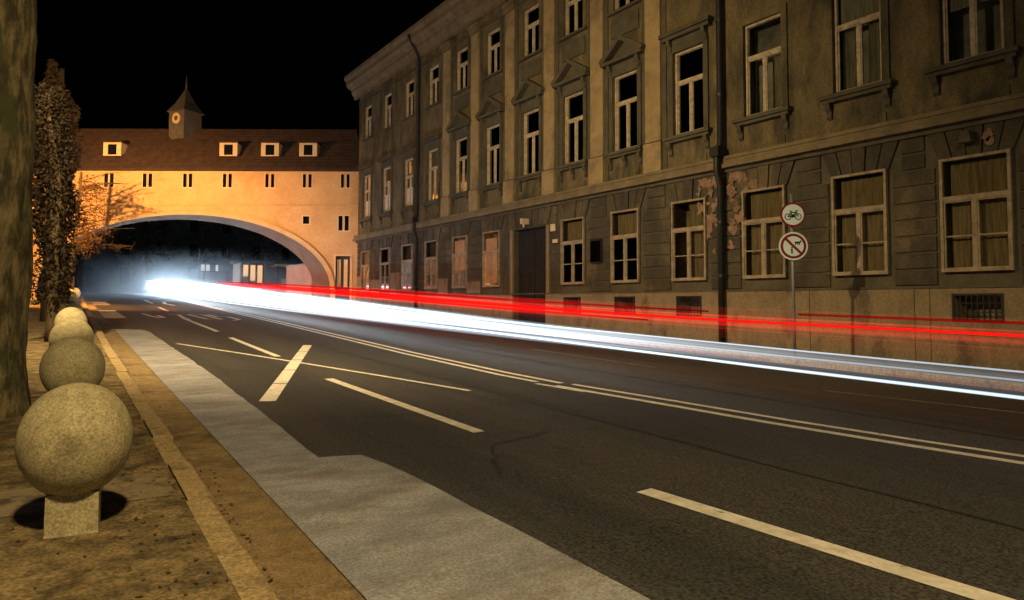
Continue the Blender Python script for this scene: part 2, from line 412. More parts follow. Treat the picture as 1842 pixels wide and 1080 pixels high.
# rows are merged so that the three wall zones stay separate parts
def wallzone(name, z0, z1, m, d):
    b = MB()
    zz = [z for z in zs if z0 <= z <= z1]
    for za, zb in zip(zz[:-1], zz[1:]):
        for ua, ub in zip(us[:-1], us[1:]):
            um, zm = (ua+ub)/2, (za+zb)/2
            if any(h[0] < um < h[1] and h[2] < zm < h[3] for h in holes): continue
            b.quad((FX-d, ua, za), (FX-d, ub, za), (FX-d, ub, zb), (FX-d, ua, zb))
    for h in holes:
        if z0 <= (h[2]+h[3])/2 <= z1:
            for (a, c) in (((h[0], h[2]), (h[1], h[2])), ((h[1], h[2]), (h[1], h[3])), ((h[1], h[3]), (h[0], h[3])), ((h[0], h[3]), (h[0], h[2]))):
                b.quad((FX-d, a[0], a[1]), (FX-d, c[0], c[1]), (FX+.45, c[0], c[1]), (FX+.45, a[0], a[1]))
    b.quad((FX-d, Y0, z0), (FX-d, Y0, z1), (FX+.45, Y0, z1), (FX+.45, Y0, z0))
    b.quad((FX-d, YEND, z0), (FX-d, YEND, z1), (FX+.45, YEND, z1), (FX+.45, YEND, z0))
    return P_(b, name, m)
wallzone('plinth', -2.0, ZP, M['plinth'], .09)
wallzone('ground_floor_wall', ZP, ZS, M['trim'], 0)
wallzone('upper_wall', ZS, ZT+1.4, M['plaster'], .01)
b = MB(); b.box(FX+.46, 30, Y0, YEND, -2, ZT+1.3); P_(b, 'rear_wall', M['dark'])
b = MB(); b.poly([(FX-.5, Y0, 14.75), (FX-.5, YEND+.5, 14.75), (22.4, YEND-6, 18.6), (22.4, Y0, 18.6)]); b.poly([(30.5, Y0, 14.75), (30.5, YEND+.5, 14.75), (22.4, YEND-6, 18.6), (22.4, Y0, 18.6)][::-1])
b.poly([(FX-.5, YEND+.5, 14.75), (30.5, YEND+.5, 14.75), (22.4, YEND-6, 18.6)])
P_(b, 'roof', M['tile'])
b = MB(); fbox(b, .09, .115, Y0, YEND, ZP-.045, ZP); P_(b, 'plinth_ledge', M['trim'])
# plinth slabs: each bay is faced with big rendered panels parted by open joints
joints = [j for j in [-5.2, -3.1, -.4, 2.2, 4.9, 6.95, 7.25, 9.6, 11.9]]
for ua, ub in zip(joints[:-1], joints[1:]):
    cuts = [h for h in holes if h[3] < 1.8 and h[0] < ub and h[1] > ua]
    b = MB()
    spans = [(ua+.012, ub-.012, -.2, ZP-.06)] if not cuts else []
    if cuts:
        h = cuts[0]
        for q in ((ua+.012, h[0]-.03, -.2, ZP-.06), (h[1]+.03, ub-.012, -.2, ZP-.06), (h[0]-.03, h[1]+.03, -.2, h[2]-.03), (h[0]-.03, h[1]+.03, h[3]+.03, ZP-.06)):
            if q[1] > q[0]: spans.append(q)
    for s_ in spans: fbox(b, .088, .112, *s_)
    P_(b, 'plinth_panel', M['plinth'])

# rustication: seven courses of blocks between the windows, each block a piece of its own
courses = 9; ch = (ZS-.12-ZP)/courses
openings = sorted([(yw-WW/2-.16, yw+WW/2+.16, 4.36) for yw in YW if abs(yw-20.95) > .1] + [(GATE[0]-.2, GATE[1]+.2, 4.32)])
PEELY = (11.2, 12.9)
for c in range(courses):
    z0 = ZP+c*ch+.018; z1 = ZP+(c+1)*ch-.018
    edges = [Y0] + [e for o in openings for e in (o[0], o[1])] + [YEND]
    for ua, ub in zip(edges[0::2], edges[1::2]):
        ua += .006 if ua == Y0 else 0
        if z0 > 4.2: ua, ub = (ua+.19 if ua > Y0+.1 else ua), (ub-.19 if ub < YEND else ub)
        mid = (ua+ub)/2
        if ub-ua > 1.6: cuts = [ua, mid-.01+random.uniform(-.1, .1), ub]
        else: cuts = [ua, ub]
        for a, d in zip(cuts[:-1], cuts[1:]):
            e = random.uniform(.034, .044)
            b = MB()
            yb0, yb1 = a+.006, d-.006
            x0, x1 = FX-.002, FX-e
            bev = .012
            b.v += [(x0, yb0, z0), (x0, yb1, z0), (x0, yb1, z1), (x0, yb0, z1), (x1, yb0+bev, z0+bev), (x1, yb1-bev, z0+bev), (x1, yb1-bev, z1-bev), (x1, yb0+bev, z1-bev)]
            b.f += [(4, 5, 6, 7), (0, 1, 5, 4), (1, 2, 6, 5), (2, 3, 7, 6), (3, 0, 4, 7)]
            P_(b, 'rustic_block', M['rustic'])
# fan of voussoirs over each ground floor opening
def fan(yc, half, zb, n=5):
    zt = ZS-.13
    for k in range(n):
        t0, t1 = -1+2*k/n, -1+2*(k+1)/n
        g = .014
        pts = [(FX-.001, yc+t0*half+g, zb), (FX-.001, yc+t1*half-g, zb), (FX-.001, yc+t1*(half+.22)-g, zt), (FX-.001, yc+t0*(half+.22)+g, zt)]
        b = MB(); b.prism(pts, (-.052 if k != n//2 else -.075, 0, 0)); P_(b, 'voussoir', M['rustic'])
for yw in YW:
    if abs(yw-20.95) > .1: fan(yw, WW/2+.10, 4.39)
fan(21.02, 1.15, 4.36, 7)

# string course, cornice, frieze
b = MB(); fbox(b, .0, .10, Y0, YEND+.12, ZS-.13, ZS-.02); P_(b, 'string_course', M['trim'])
b = MB(); fbox(b, .0, .24, Y0, YEND+.25, ZS-.02, ZS+.09)
fbox(b, 0, .17, Y0, YEND+.18, ZS+.09, ZS+.20); P_(b, 'string_course', M['cornice'])
b = MB(); fbox(b, 0, .2, Y0, YEND+.2, ZS+.20, ZS+.285); P_(b, 'string_course', M['cornice'])
b = MB(); fbox(b, .01, .06, Y0, YEND, 13.0, 13.15); P_(b, 'cornice_band', M['trim'])
prof = [(0.0, 13.45), (.12, 13.45), (.12, 13.6), (.22, 13.68), (.30, 13.85), (.30, 13.97), (.50, 14.05), (.62, 14.2), (.62, 14.4), (.75, 14.55), (.75, 14.72), (0, 14.76)]
b = MB(); b.prism([(FX-d, Y0, z) for d, z in prof], (0, YEND+.6-Y0, 0)); P_(b, 'cornice', M['cornice'])

# pilasters
for yp in (14.61, 17.14, 19.75, 22.31, 24.98, 27.5):
    b = MB(); fbox(b, .01, .10, yp-.31, yp+.31, 6.28, 12.9); P_(b, 'pilaster', M['pilaster'])
    b = MB(); fbox(b, .01, .15, yp-.36, yp+.36, ZS+.286, 6.24); P_(b, 'pilaster_base', M['pilaster'])
    b = MB(); fbox(b, .01, .17, yp-.37, yp+.37, 12.901, 13.14); fbox(b, .01, .22, yp-.41, yp+.41, 13.141, 13.3); P_(b, 'pilaster_capital', M['cornice'])
    b = MB(); fbox(b, .01, .045, yp-.50, yp-.311, 5.4, 12.9); fbox(b, .01, .045, yp+.311, yp+.50, 5.4, 12.9); P_(b, 'pilaster_backing', M['trim'])

# windows: frame, sashes, panes; three kinds share their meshes
def bars(b, w_, h_, tr, fw=.07, d=.08, mull=True, extra=0):
    hw = w_/2
    b.box(-d, 0, -hw, -hw+fw, 0, h_); b.box(-d, 0, hw-fw, hw, 0, h_)
    b.box(-d, 0, -hw+fw, hw-fw, 0, fw); b.box(-d, 0, -hw+fw, hw-fw, h_-fw, h_)
    return b
def window_meshes(w_, h_, ground, m):
    hw = w_/2; fw = .055; tr = h_*.64
    k = {}
    k['frame'] = bars(MB(), w_, h_, tr, fw).mesh('window', m)
    b = MB(); b.box(-.07, -.005, -hw+fw, hw-fw, tr-.05, tr+.05); k['transom'] = b.mesh('transom', m)
    b = MB(); b.box(-.066, -.008, -.036, .036, fw, tr-.05); k['mullion'] = b.mesh('mullion', m)
    b = MB()
    z0, z1 = fw, tr-.05; y0, y1 = -hw+fw, -.036
    s_ = .028
    b.box(-.05, -.012, y0, y0+s_, z0, z1); b.box(-.05, -.012, y1-s_, y1, z0, z1); b.box(-.05, -.012, y0+s_, y1-s_, z0, z0+s_); b.box(-.05, -.012, y0+s_, y1-s_, z1-s_, z1)
    if ground: b.box(-.045, -.014, y0+s_, y1-s_, z0+(z1-z0)*.47, z0+(z1-z0)*.47+.03)
    k['sash'] = b.mesh('sash', m)
    b = MB(); b.quad((-.025, y0+s_, z0+s_), (-.025, y1-s_, z0+s_), (-.025, y1-s_, z1-s_), (-.025, y0+s_, z1-s_)); k['pane'] = b
    b = MB(); b.quad((-.025, -hw+fw, tr+.05), (-.025, hw-fw, tr+.05), (-.025, hw-fw, h_-fw), (-.025, -hw+fw, h_-fw)); k['top'] = b
    return k
def make_glass(k, g):
    return k['pane'].mesh('pane', g), k['top'].mesh('pane', g)
WG = window_meshes(WW+.12, 2.25, True, M['frame_old']); WG['g'] = make_glass(WG, M['glass2']); WG['c'] = make_glass(WG, M['curtain'])
W1 = window_meshes(WW-.02, 2.42, False, M['frame']); W1['g'] = make_glass(W1, M['glass'])
W2 = window_meshes(WW-.08, 1.83, False, M['frame']); W2['g'] = make_glass(W2, M['glass'])
def curtain_mesh(w_, h_, amp, n):
    b = MB(); pts = []
    for q in range(n+1):
        pts.append((.13+amp*(1 if q % 2 else -1)*random.uniform(.5, 1), -w_/2+w_*q/n))
    for (xa, ya), (xb, yb) in zip(pts[:-1], pts[1:]):
        b.quad((xa, ya, .02), (xb, yb, .02), (xb, yb, h_), (xa, ya, h_))
    return b.mesh('curtain', M['curtain'], False)
curs = [curtain_mesh(.34, 1.42, .03, 7), curtain_mesh(.42, 1.42, .035, 8), curtain_mesh(.30, 2.2, .03, 6)]
curg = [curtain_mesh(1.0, 2.1, .02, 15), curtain_mesh(.62, 2.1, .025, 9)]
barm = MB().tube([(0, 0, 0), (0, 0, 1.9)], .009, 5).mesh('security_bar', M['iron'])
def place_window(k, yw, z, d, gl='g', bars_=False):
    o = link('window', k['frame'], PAL, (-d, yw-20, z))
    link('transom', k['transom'], o); link('mullion', k['mullion'], o)
    link('sash', k['sash'], o); s2 = link('sash', k['sash'], o); s2.rotation_euler.z = 0; s2.scale = (1, -1, 1)
    p1, p2 = k[gl]
    link('pane', p1, o); q = link('pane', p1, o); q.scale = (1, -1, 1); link('pane', p2, o)
    return o
for i, yw in enumerate(YW):
    if abs(yw-20.95) > .1:
        o = place_window(WG, yw, 2.14, .035, 'g')
        if i % 4 != 3: link('curtain', curg[0], o, (0, 0, .06))
        else: link('curtain', curg[1], o, (0, -.18, .06))
    o = place_window(W1, yw, 6.28, -.12)
    for s_ in ((-.3, .32), (-.3,), (.3,), (.28, -.31), ())[i % 5]: link('curtain', curs[i % 3], o, (0, s_, .06))
    o = place_window(W2, yw, 10.83, -.12)
    if i % 3: link('curtain', curs[i % 2], o, (0, .3 if i % 2 else -.3, .06))
# a boarded ground floor window and one with a warm panel
for yw, m, z0, z1 in ((26.2, 'board', 2.9, 4.2), (23.62, 'board', 2.3, 4.1)):
    b = MB(); b.box(FX-.075, FX-.062, yw-.42, yw+.42, z0, z1); P_(b, 'board', M[m])
for k, yw in enumerate(YW):
    q = (k*7) % 5
    if q in (0, 3):
        b = MB(); z0 = (7.9, 0, 0, 7.4)[q]; b.box(FX+.16, FX+.166, yw-.46, yw+.46, z0, 8.62); P_(b, 'roller_blind', M['curtain'])
    if q in (1, 4):
        b = MB(); z0 = 11.6 if q == 1 else 12.05; b.box(FX+.16, FX+.166, yw-.44, yw+.44, z0, 12.6); P_(b, 'roller_blind', M['curtain'])
# bright blinds in the lower halves of the far first floor windows
for yw in (36.92, 34.2, 31.5):
    b = MB(); b.box(FX+.085, FX+.092, yw-.42, yw-.06, 6.40, 7.25); b.box(FX+.085, FX+.092, yw+.06, yw+.42, 6.40, 7.25); P_(b, 'blind', M['cream'])
# window dressings
def quadframe(yw, z0, z1, hw, d, m, name):
    b = MB(); fbox(b, .012, d, yw-hw-.16, yw-hw, z0, z1+.16); fbox(b, .012, d, yw+hw, yw+hw+.16, z0, z1+.16); fbox(b, .012, d, yw-hw, yw+hw, z1, z1+.16)
    return P_(b, name, m)
bracket = MB().prism([(0, -.06, 0), (-.16, -.06, 0), (-.13, -.06, -.12), (-.05, -.06, -.2), (-.07, -.06, -.32), (0, -.06, -.38)], (0, .12, 0)).mesh('bracket', M['trim'])
for i, yw in enumerate(YW):
    right = yw < 12
    quadframe(yw, 6.27, 8.70, WW/2, .06 if right else .075, M['plaster'] if right else M['trim'], 'surround')
    b = MB(); fbox(b, .012, .21, yw-.83, yw+.83, 6.17, 6.262); fbox(b, .012, .15, yw-.78, yw+.78, 6.09, 6.168); P_(b, 'sill', M['trim'])
    for s in ((-.66, 0, .66) if 14 < yw < 19 else (-.66, .66)):
        link('bracket', bracket, PAL, (-.012, yw-20+s, 6.085))
    b = MB(); fbox(b, .012, .04, yw-.62, yw+.62, ZS+.30, 5.62); P_(b, 'apron_panel', M['plaster'])
    quadframe(yw, 10.82, 12.66, WW/2-.03, .05, M['plaster'], 'surround')
    b = MB(); fbox(b, .012, .14, yw-.75, yw+.75, 10.72, 10.80); P_(b, 'sill', M['trim'])
    if 14.5 < yw < 27.5:
        b = MB(); fbox(b, .012, .05, yw-.74, yw+.74, 8.862, 9.08); P_(b, 'frieze_panel', M['trim'])
        b = MB()
        out = .27
        fbox(b, .012, out, yw-.92, yw+.92, 9.08, 9.18)
        for s in (-1, 1):
            b.prism([(FX-.012, yw+s*.97, 9.181), (FX-.012, yw+s*.97, 9.29), (FX-.012, yw, 9.86), (FX-.012, yw, 9.72), (FX-.012, yw+s*.78, 9.181)], (-out, 0, 0))
        P_(b, 'pediment', M['trim'])
        b = MB(); b.prism([(FX-.013, yw-.74, 9.182), (FX-.013, yw+.74, 9.182), (FX-.013, yw, 9.70)], (-.05, 0, 0)); P_(b, 'tympanum', M['trim'])
        b = MB(); fbox(b, .012, .055, yw-.62, yw+.62, 9.95, 10.55); P_(b, 'wall_panel', M['trim'])
    elif yw > 12.5:
        b = MB(); fbox(b, .012, .05, yw-.70, yw+.70, 8.862, 9.08); fbox(b, .012, .2, yw-.86, yw+.86, 9.08, 9.18); fbox(b, .012, .27, yw-.92, yw+.92, 9.181, 9.29); P_(b, 'window_hood', M['trim'])
    if 14.5 < yw < 27.5 or abs(yw-13.28) < .1:
        for s in (-.64, .64): link('bracket', bracket, PAL, (-.05, yw-20+s, 9.075))
# basement grilles
gb = MB().tube([(0, 0, 0), (0, 0, .47)], .011, 5).mesh('bar', M['iron'])
hb = MB().tube([(0, -.42, 0), (0, .42, 0)], .011, 5).mesh('bar', M['iron'])
for yw in YW:
    if yw > 20 or 8 < yw < 12: continue
    b = MB(); q = (FX-.118, FX-.085)
    b.box(*q, yw-.45, yw-.415, 1.165, 1.715); b.box(*q, yw+.415, yw+.45, 1.165, 1.715); b.box(*q, yw-.415, yw+.415, 1.165, 1.205); b.box(*q, yw-.415, yw+.415, 1.675, 1.715)
    gr = P_(b, 'basement_grille', M['iron'])
    for s in range(9): link('bar', gb, gr, (FX-.10, yw-.40+s*.1, 1.205))
    for s in (1.36, 1.53): link('bar', hb, gr, (FX-.105, yw, s))
# gate: planked double leaf in a deep stone jamb
b = MB(); fbox(b, -.34, -.24, GATE[0], GATE[1], .4, 4.30); gate = P_(b, 'gate', M['wood'])
for s in range(10):
    y0 = GATE[0]+.04+s*.209; b = MB(); b.box(FX+.205, FX+.238, y0+.008, y0+.201, .95, 4.2); pl = b.build('plank', M['wood'], gate)
b = MB(); b.box(FX+.17, FX+.204, 20.99, 21.06, .9, 4.25); b.build('astragal', M['wood'], gate)
b = MB(); b.box(FX+.18, FX+.204, GATE[0]+.04, GATE[1]-.04, 2.65, 2.8); b.build('rail', M['wood'], gate)
b = MB(); fbox(b, .0, .07, GATE[0]-.19, GATE[0]-.002, .6, 4.3); fbox(b, 0, .07, GATE[1]+.002, GATE[1]+.19, .6, 4.3); P_(b, 'gate_jamb', M['plinth'])
b = MB(); b.box(FX-.42, FX-.1, 20.96, 21.08, 4.42, 4.62); b.tube([(FX-.3, 21.02, 4.42), (FX-.3, 21.02, 4.3)], [.05, .03], 6); P_(b, 'bracket_lamp', M['cream'])
for yy, z0, z1 in ((19.55, 4.05, 4.3), (19.42, 3.62, 3.75)):
    b = MB(); b.box(FX-.07, FX-.046, yy-.14, yy+.14, z0, z1); P_(b, 'house_plate', M['cream'])
b = MB(); fbox(b, .046, .09, 16.93, 17.51, 2.80, 3.58); P_(b, 'notice_board', M['iron'])
b = MB(); fbox(b, .09, .097, 16.98, 17.46, 2.85, 3.53); P_(b, 'notice_sheet', M['glass2'])
# weathered box lamp and a bare patch over the rightmost window
b = MB(); b.prism([(FX-.3, 6.05, 4.62), (FX-.3, 6.27, 4.62), (FX-.3, 6.23, 4.84), (FX-.3, 6.09, 4.84)], (.22, 0, 0)); P_(b, 'wall_lamp', M['trim'])
# peeled plaster either side of the drainpipe: irregular flakes standing on the blocks
for k in range(46):
    side = -1 if k % 2 else 1
    z = 4.88-abs(random.gauss(0, .9)); u = 12.07+side*(.2+abs(random.gauss(0, .22))*(1 if z < 4.5 else 1.6))
    if z < 2.3: continue
    r = random.uniform(.06, .17); n = 13; ph = random.random()*6
    pts = []
    for q in range(n):
        an = 2*math.pi*q/n+ph; rr = r*random.uniform(.35, 1.3)
        pts.append((FX-.04, u+rr*math.cos(an), z+rr*1.1*math.sin(an)))
    b = MB(); b.prism(pts, (-.012-random.random()*.012, 0, 0)); P_(b, 'plaster_patch', M['peel'])
for (u, z, r) in ((5.86, 4.72, .12), (5.82, 4.60, .09)):
    n = 14; pts = [(FX-.055, u+r*random.uniform(.5, 1.2)*math.cos(6.283*q/n), z+r*random.uniform(.5, 1.2)*math.sin(6.283*q/n)) for q in range(n)]
    b = MB(); b.prism(pts, (-.03, 0, 0)); P_(b, 'plaster_patch', M['peel'])
# drainpipes with hopper heads
for yp in (30.24, 12.07):
    b = MB(); b.tube([(FX-.72, yp, 14.45), (FX-.5, yp, 14.05), (FX-.17, yp, 13.5), (FX-.17, yp, 9.0), (FX-.17, yp, 5.75), (FX-.33, yp, 5.5), (FX-.33, yp, 4.95), (FX-.2, yp, 4.6), (FX-.2, yp, .4)], .085, 8)
    dp = P_(b, 'drainpipe', M['pipe'], smooth=True)
    for z in (12, 9, 7, 3.6, 2.2):
        b = MB(); b.tube([(FX-.17-(.03 if z < 5 else 0), yp, z), (FX-.17-(.03 if z < 5 else 0), yp, z+.07)], .105, 8); b.build('clamp', M['pipe'], dp)
    b = MB(); fbox(b, .21, .45, yp-.14, yp+.14, 5.36, 5.62); b.build('hopper', M['pipe'], dp)
# crates of stone and pale blocks low on the far ground floor
for u0, u1, z0, z1 in ((37.4, 38.25, 1.9, 3.0), (35.0, 36.3, 1.9, 2.75), (32.4, 33.6, 1.9, 3.05), (27.3, 28.2, 1.9, 2.6), (24.5, 25.6, 1.9, 2.4)):
    b = MB(); fbox(b, .046, .06, u0, u1, z0, z1); P_(b, 'bare_patch', M['plinth'])

# ------------------------------------------------------------------ the bridge building with the arch
bx = Vector((15.07, 38.65, 0)); ax = Vector((-.69, 49.18, 0))
U = (ax-bx).normalized()            # along the wall, to the left
BW = (ax-bx).length
DIR = Vector((0, 1, 0))             # the passage runs along the street
DEP = 3.0
BR = thing('arch_building', 'ochre bridge building with elliptical arch over the road, lit orange at its left', 'building', tuple(bx))
def BP(u, z, d=0):                  # d < 0 comes out towards the camera
    nrm = Vector((-U.y, U.x, 0));
    if nrm.y > 0: nrm = -nrm
    p = bx+U*u + nrm*(-d if d < 0 else 0) + (DIR*d if d > 0 else Vector((0, 0, 0)))
    return (p.x-bx.x, p.y-bx.y, z)
def B_(mb, name, m, parent=None, smooth=False): return mb.build(name, m, parent or BR, smooth=smooth)
def px2u(px): return (645-px)*40.5/1250
def py2z(py): return 1.5+(544-py)*40.5/1250
UC = px2u(330); A_, B2 = 8.55, 4.35; ZSP = 2.27
UL = BW+1.5; ZE = 9.29; ZR = 12.0
NA = 64
def arcpt(a, da=0):
    return UC-(A_+da)*math.cos(a), ZSP+(B2+da)*math.sin(a)
bholes = []
for px in (190, 260, 333, 405, 482, 550, 619):
    for s in (-1, 1):
        u = px2u(px)+s*.165; bholes.append((u-.115, u+.115, py2z(336), py2z(311)))
bholes.append((px2u(549)-.2, px2u(549)+.2, py2z(402), py2z(388)))
for s in (-1, 1): bholes.append((px2u(617)+s*.18-.14, px2u(617)+s*.18+.14, py2z(414), py2z(387)))
bholes.append((px2u(617)-.45, px2u(617)+.45, .9, py2z(460)))
us_ = sorted({0, UL} | {arcpt(math.pi*k/NA)[0] for k in range(NA+1)} | {h[0] for h in bholes} | {h[1] for h in bholes})
def arcz(u):
    t = (u-UC)/A_
    return ZSP+B2*math.sqrt(max(0, 1-t*t)) if abs(t) < 1 else -1.0
b = MB()
for ua, ub in zip(us_[:-1], us_[1:]):
    um = (ua+ub)/2
    za, zb = arcz(ua), arcz(ub)
    if abs((um-UC)/A_) < 1: za = max(za, ZSP) ; zb = max(zb, ZSP)
    else: za = zb = -1.0
    hs = sorted([h for h in bholes if h[0] <= um <= h[1]], key=lambda h: h[2])
    lo = (za, zb)
    for h in hs:
        b.quad(BP(ua, lo[0]), BP(ub, lo[1]), BP(ub, h[2]), BP(ua, h[2])); lo = (h[3], h[3])
    b.quad(BP(ua, lo[0]), BP(ub, lo[1]), BP(ub, ZE), BP(ua, ZE))
for h in bholes:
    for (a, c) in (((h[0], h[2]), (h[1], h[2])), ((h[1], h[2]), (h[1], h[3])), ((h[1], h[3]), (h[0], h[3])), ((h[0], h[3]), (h[0], h[2]))):
        b.quad(BP(a[0], a[1]), BP(c[0], c[1]), BP(c[0], c[1], .35), BP(a[0], a[1], .35))
# the abutments' ends and rear face
b.quad(BP(0, -1), BP(0, ZE), BP(0, ZE, DEP), BP(0, -1, DEP)); b.quad(BP(UL, -1), BP(UL, ZE), BP(UL, ZE, DEP), BP(UL, -1, DEP))
B_(b, 'wall', M['ochre'])
b = MB()
for ua, ub in zip(us_[:-1], us_[1:]):
    um = (ua+ub)/2
    za, zb = (max(arcz(ua), ZSP), max(arcz(ub), ZSP)) if abs((um-UC)/A_) < 1 else (-1, -1)
    b.quad(BP(ua, za, DEP), BP(ub, zb, DEP), BP(ub, ZE, DEP), BP(ua, ZE, DEP))
B_(b, 'rear_wall', M['greywall'])
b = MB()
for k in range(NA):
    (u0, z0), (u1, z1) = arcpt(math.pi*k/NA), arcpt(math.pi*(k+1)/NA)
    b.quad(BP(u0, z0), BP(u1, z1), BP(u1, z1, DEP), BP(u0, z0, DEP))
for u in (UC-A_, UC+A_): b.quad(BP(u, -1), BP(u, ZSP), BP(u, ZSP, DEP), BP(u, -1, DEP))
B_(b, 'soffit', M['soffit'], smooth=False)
def ring(da0, da1, d, name, m):
    b = MB()
    for k in range(NA):
        a0, a1 = math.pi*k/NA, math.pi*(k+1)/NA
        i0, i1, o0, o1 = arcpt(a0, da0), arcpt(a1, da0), arcpt(a0, da1), arcpt(a1, da1)
        b.quad(BP(*i0, -d), BP(*i1, -d), BP(*o1, -d), BP(*o0, -d))
        b.quad(BP(*o0, -d), BP(*o1, -d), BP(*o1, -.001), BP(*o0, -.001)); b.quad(BP(*i0, -d), BP(*i1, -d), BP(*i1, -.001), BP(*i0, -.001))
    return B_(b, name, m)
ring(.0, .22, .06, 'arch_ring', M['band']); ring(.22, .30, .12, 'arch_moulding', M['band'])
def bbox(b, u0, u1, z0, z1, d0, d1):
    P = [BP(u0, z0, -d0), BP(u1, z0, -d0), BP(u1, z1, -d0), BP(u0, z1, -d0)]
    Q = [BP(u0, z0, -d1), BP(u1, z0, -d1), BP(u1, z1, -d1), BP(u0, z1, -d1)]
    b.poly(P); b.poly(Q)
    for k in range(4): b.quad(P[k], P[(k+1) % 4], Q[(k+1) % 4], Q[k])
    return b
b = MB(); bbox(b, .0, UL, py2z(370), py2z(367), .001, .05); B_(b, 'string_moulding', M['band'])
b = MB(); bbox(b, -.1, UL, ZE-.1, ZE+.02, .001, .35); B_(b, 'eave', M['tile'])
# windows of the bridge: a white surround and dark panes
for px in (190, 260, 333, 405, 482, 550, 619):
    u = px2u(px); z0, z1 = py2z(336), py2z(311)
    b = MB()
    for s in (-1, 1):
        c = u+s*.165
        bbox(b, c-.15, c-.116, z0-.03, z1+.03, .0, .02); bbox(b, c+.116, c+.15, z0-.03, z1+.03, .0, .02); bbox(b, c-.115, c+.115, z0-.06, z0, .0, .03)
    o = B_(b, 'window', M['cream'])
    for s in (-1, 1):
        c = u+s*.165; b = MB(); b.quad(BP(c-.115, z0, .2), BP(c+.115, z0, .2), BP(c+.115, z1, .2), BP(c-.115, z1, .2)); b.build('pane', M['blackglass'], o)
for px, hw, t, bt, n in ((549, .2, 388, 402, 1), (617, .32, 387, 414, 2)):
    u = px2u(px); z0, z1 = py2z(bt), py2z(t); b = MB()
    bbox(b, u-hw-.06, u-hw, z0-.06, z1+.06, 0, .025); bbox(b, u+hw, u+hw+.06, z0-.06, z1+.06, 0, .025); bbox(b, u-hw+.001, u+hw-.001, z1, z1+.06, 0, .025); bbox(b, u-hw+.001, u+hw-.001, z0-.06, z0, 0, .03)
    if n == 2: bbox(b, u-.039, u+.039, z0+.001, z1-.001, 0, .02)
    o = B_(b, 'window', M['cream'])
    b = MB(); b.quad(BP(u-hw, z0, .15), BP(u+hw, z0, .15), BP(u+hw, z1, .15), BP(u-hw, z1, .15)); b.build('pane', M['blackglass'], o)
u = px2u(617); zt = py2z(460)
b = MB(); bbox(b, u-.53, u-.45, .9, zt+.09, 0, .04); bbox(b, u+.45, u+.53, .9, zt+.09, 0, .04); bbox(b, u-.449, u+.449, zt, zt+.09, 0, .04)
dr = B_(b, 'door', M['cream'])
b = MB(); b.quad(BP(u-.45, .9, .2), BP(u+.45, .9, .2), BP(u+.45, zt, .2), BP(u-.45, zt, .2)); b.build('door_leaf', M['pipe'], dr)
for s in (-1, 1):
    b = MB(); c = u+s*.2; b.quad(BP(c-.11, 2.4, .18), BP(c+.11, 2.4, .18), BP(c+.11, zt-.2, .18), BP(c-.11, zt-.2, .18)); b.build('door_pane', M['cream'], dr)
# roof, with courses of tiles as ridges
def rp(u, t, lift=0):               # t 0 at the eave .. 1 at the ridge
    p = Vector(BP(u, ZE+.02+(ZR-ZE)*t+lift, 0)); nrm = Vector((-U.y, U.x, 0))
    if nrm.y > 0: nrm = -nrm
    p += nrm*(.42*(1-t)) + DIR*(DEP*.5*t); return tuple(p)
b = MB(); nc = 22
for k in range(nc):
    t0, t1 = k/nc, (k+1)/nc
    b.quad(rp(-.3, t0, .045), rp(UL, t0, .045), rp(UL, t1, .0), rp(-.3, t1, 0)); b.quad(rp(-.3, t0, 0), rp(UL, t0, 0), rp(UL, t0, .045), rp(-.3, t0, .045))
b.quad(rp(-.3, 1, 0), rp(UL, 1, 0), BP(UL, ZE, DEP+.3), BP(-.3, ZE, DEP+.3))
b.poly([rp(-.3, 0, 0), rp(-.3, 1, 0), BP(-.3, ZE, DEP+.3)]); b.poly([rp(UL, 0, 0), rp(UL, 1, 0), BP(UL, ZE, DEP+.3)])
rf = B_(b, 'roof', M['tile'])
# dormers
for px in (200, 410, 485, 554):
    u = px2u(px)-.2; t = .33; base = Vector(rp(u, t, 0)); z0, z1 = py2z(280), py2z(256)
    w2, pw = .52, .26
    nrm = Vector((-U.y, U.x, 0)); nrm = nrm if nrm.y < 0 else -nrm
    base2 = Vector((base.x, base.y, 0)) + nrm*.35
    def dp_(du, z, dd=0): q = base2+U*du-nrm*dd; return (q.x, q.y, z)
    b = MB()
    def slabq(a, c, za, zb, dd=.0, th=.05):
        b.prism([dp_(a, za, dd), dp_(c, za, dd), dp_(c, zb, dd), dp_(a, zb, dd)], -nrm*th)
    slabq(-w2, -pw, z0, z1); slabq(pw, w2, z0, z1); slabq(-pw, pw, z1-.10, z1); slabq(-pw, pw, z0, z0+.06)
    b.prism([dp_(-w2, z0, .05), dp_(-w2, z1, .05), dp_(-w2, z1, 1.2)], U*.04); b.prism([dp_(w2, z0, .05), dp_(w2, z1, .05), dp_(w2, z1, 1.2)], -U*.04)
    d = B_(b, 'dormer', M['cream'])
    b = MB(); b.poly([dp_(-pw, z0+.06, .04), dp_(pw, z0+.06, .04), dp_(pw, z1-.1, .04), dp_(-pw, z1-.1, .04)]); b.build('pane', M['blackglass'], d)
    b = MB(); b.prism([dp_(-w2-.08, z1, -.12), dp_(w2+.08, z1, -.12), dp_(w2+.08, z1+.12, 1.7), dp_(-w2-.08, z1+.12, 1.7)], (0, 0, .06)); b.build('dormer_roof', M['tile'], d)
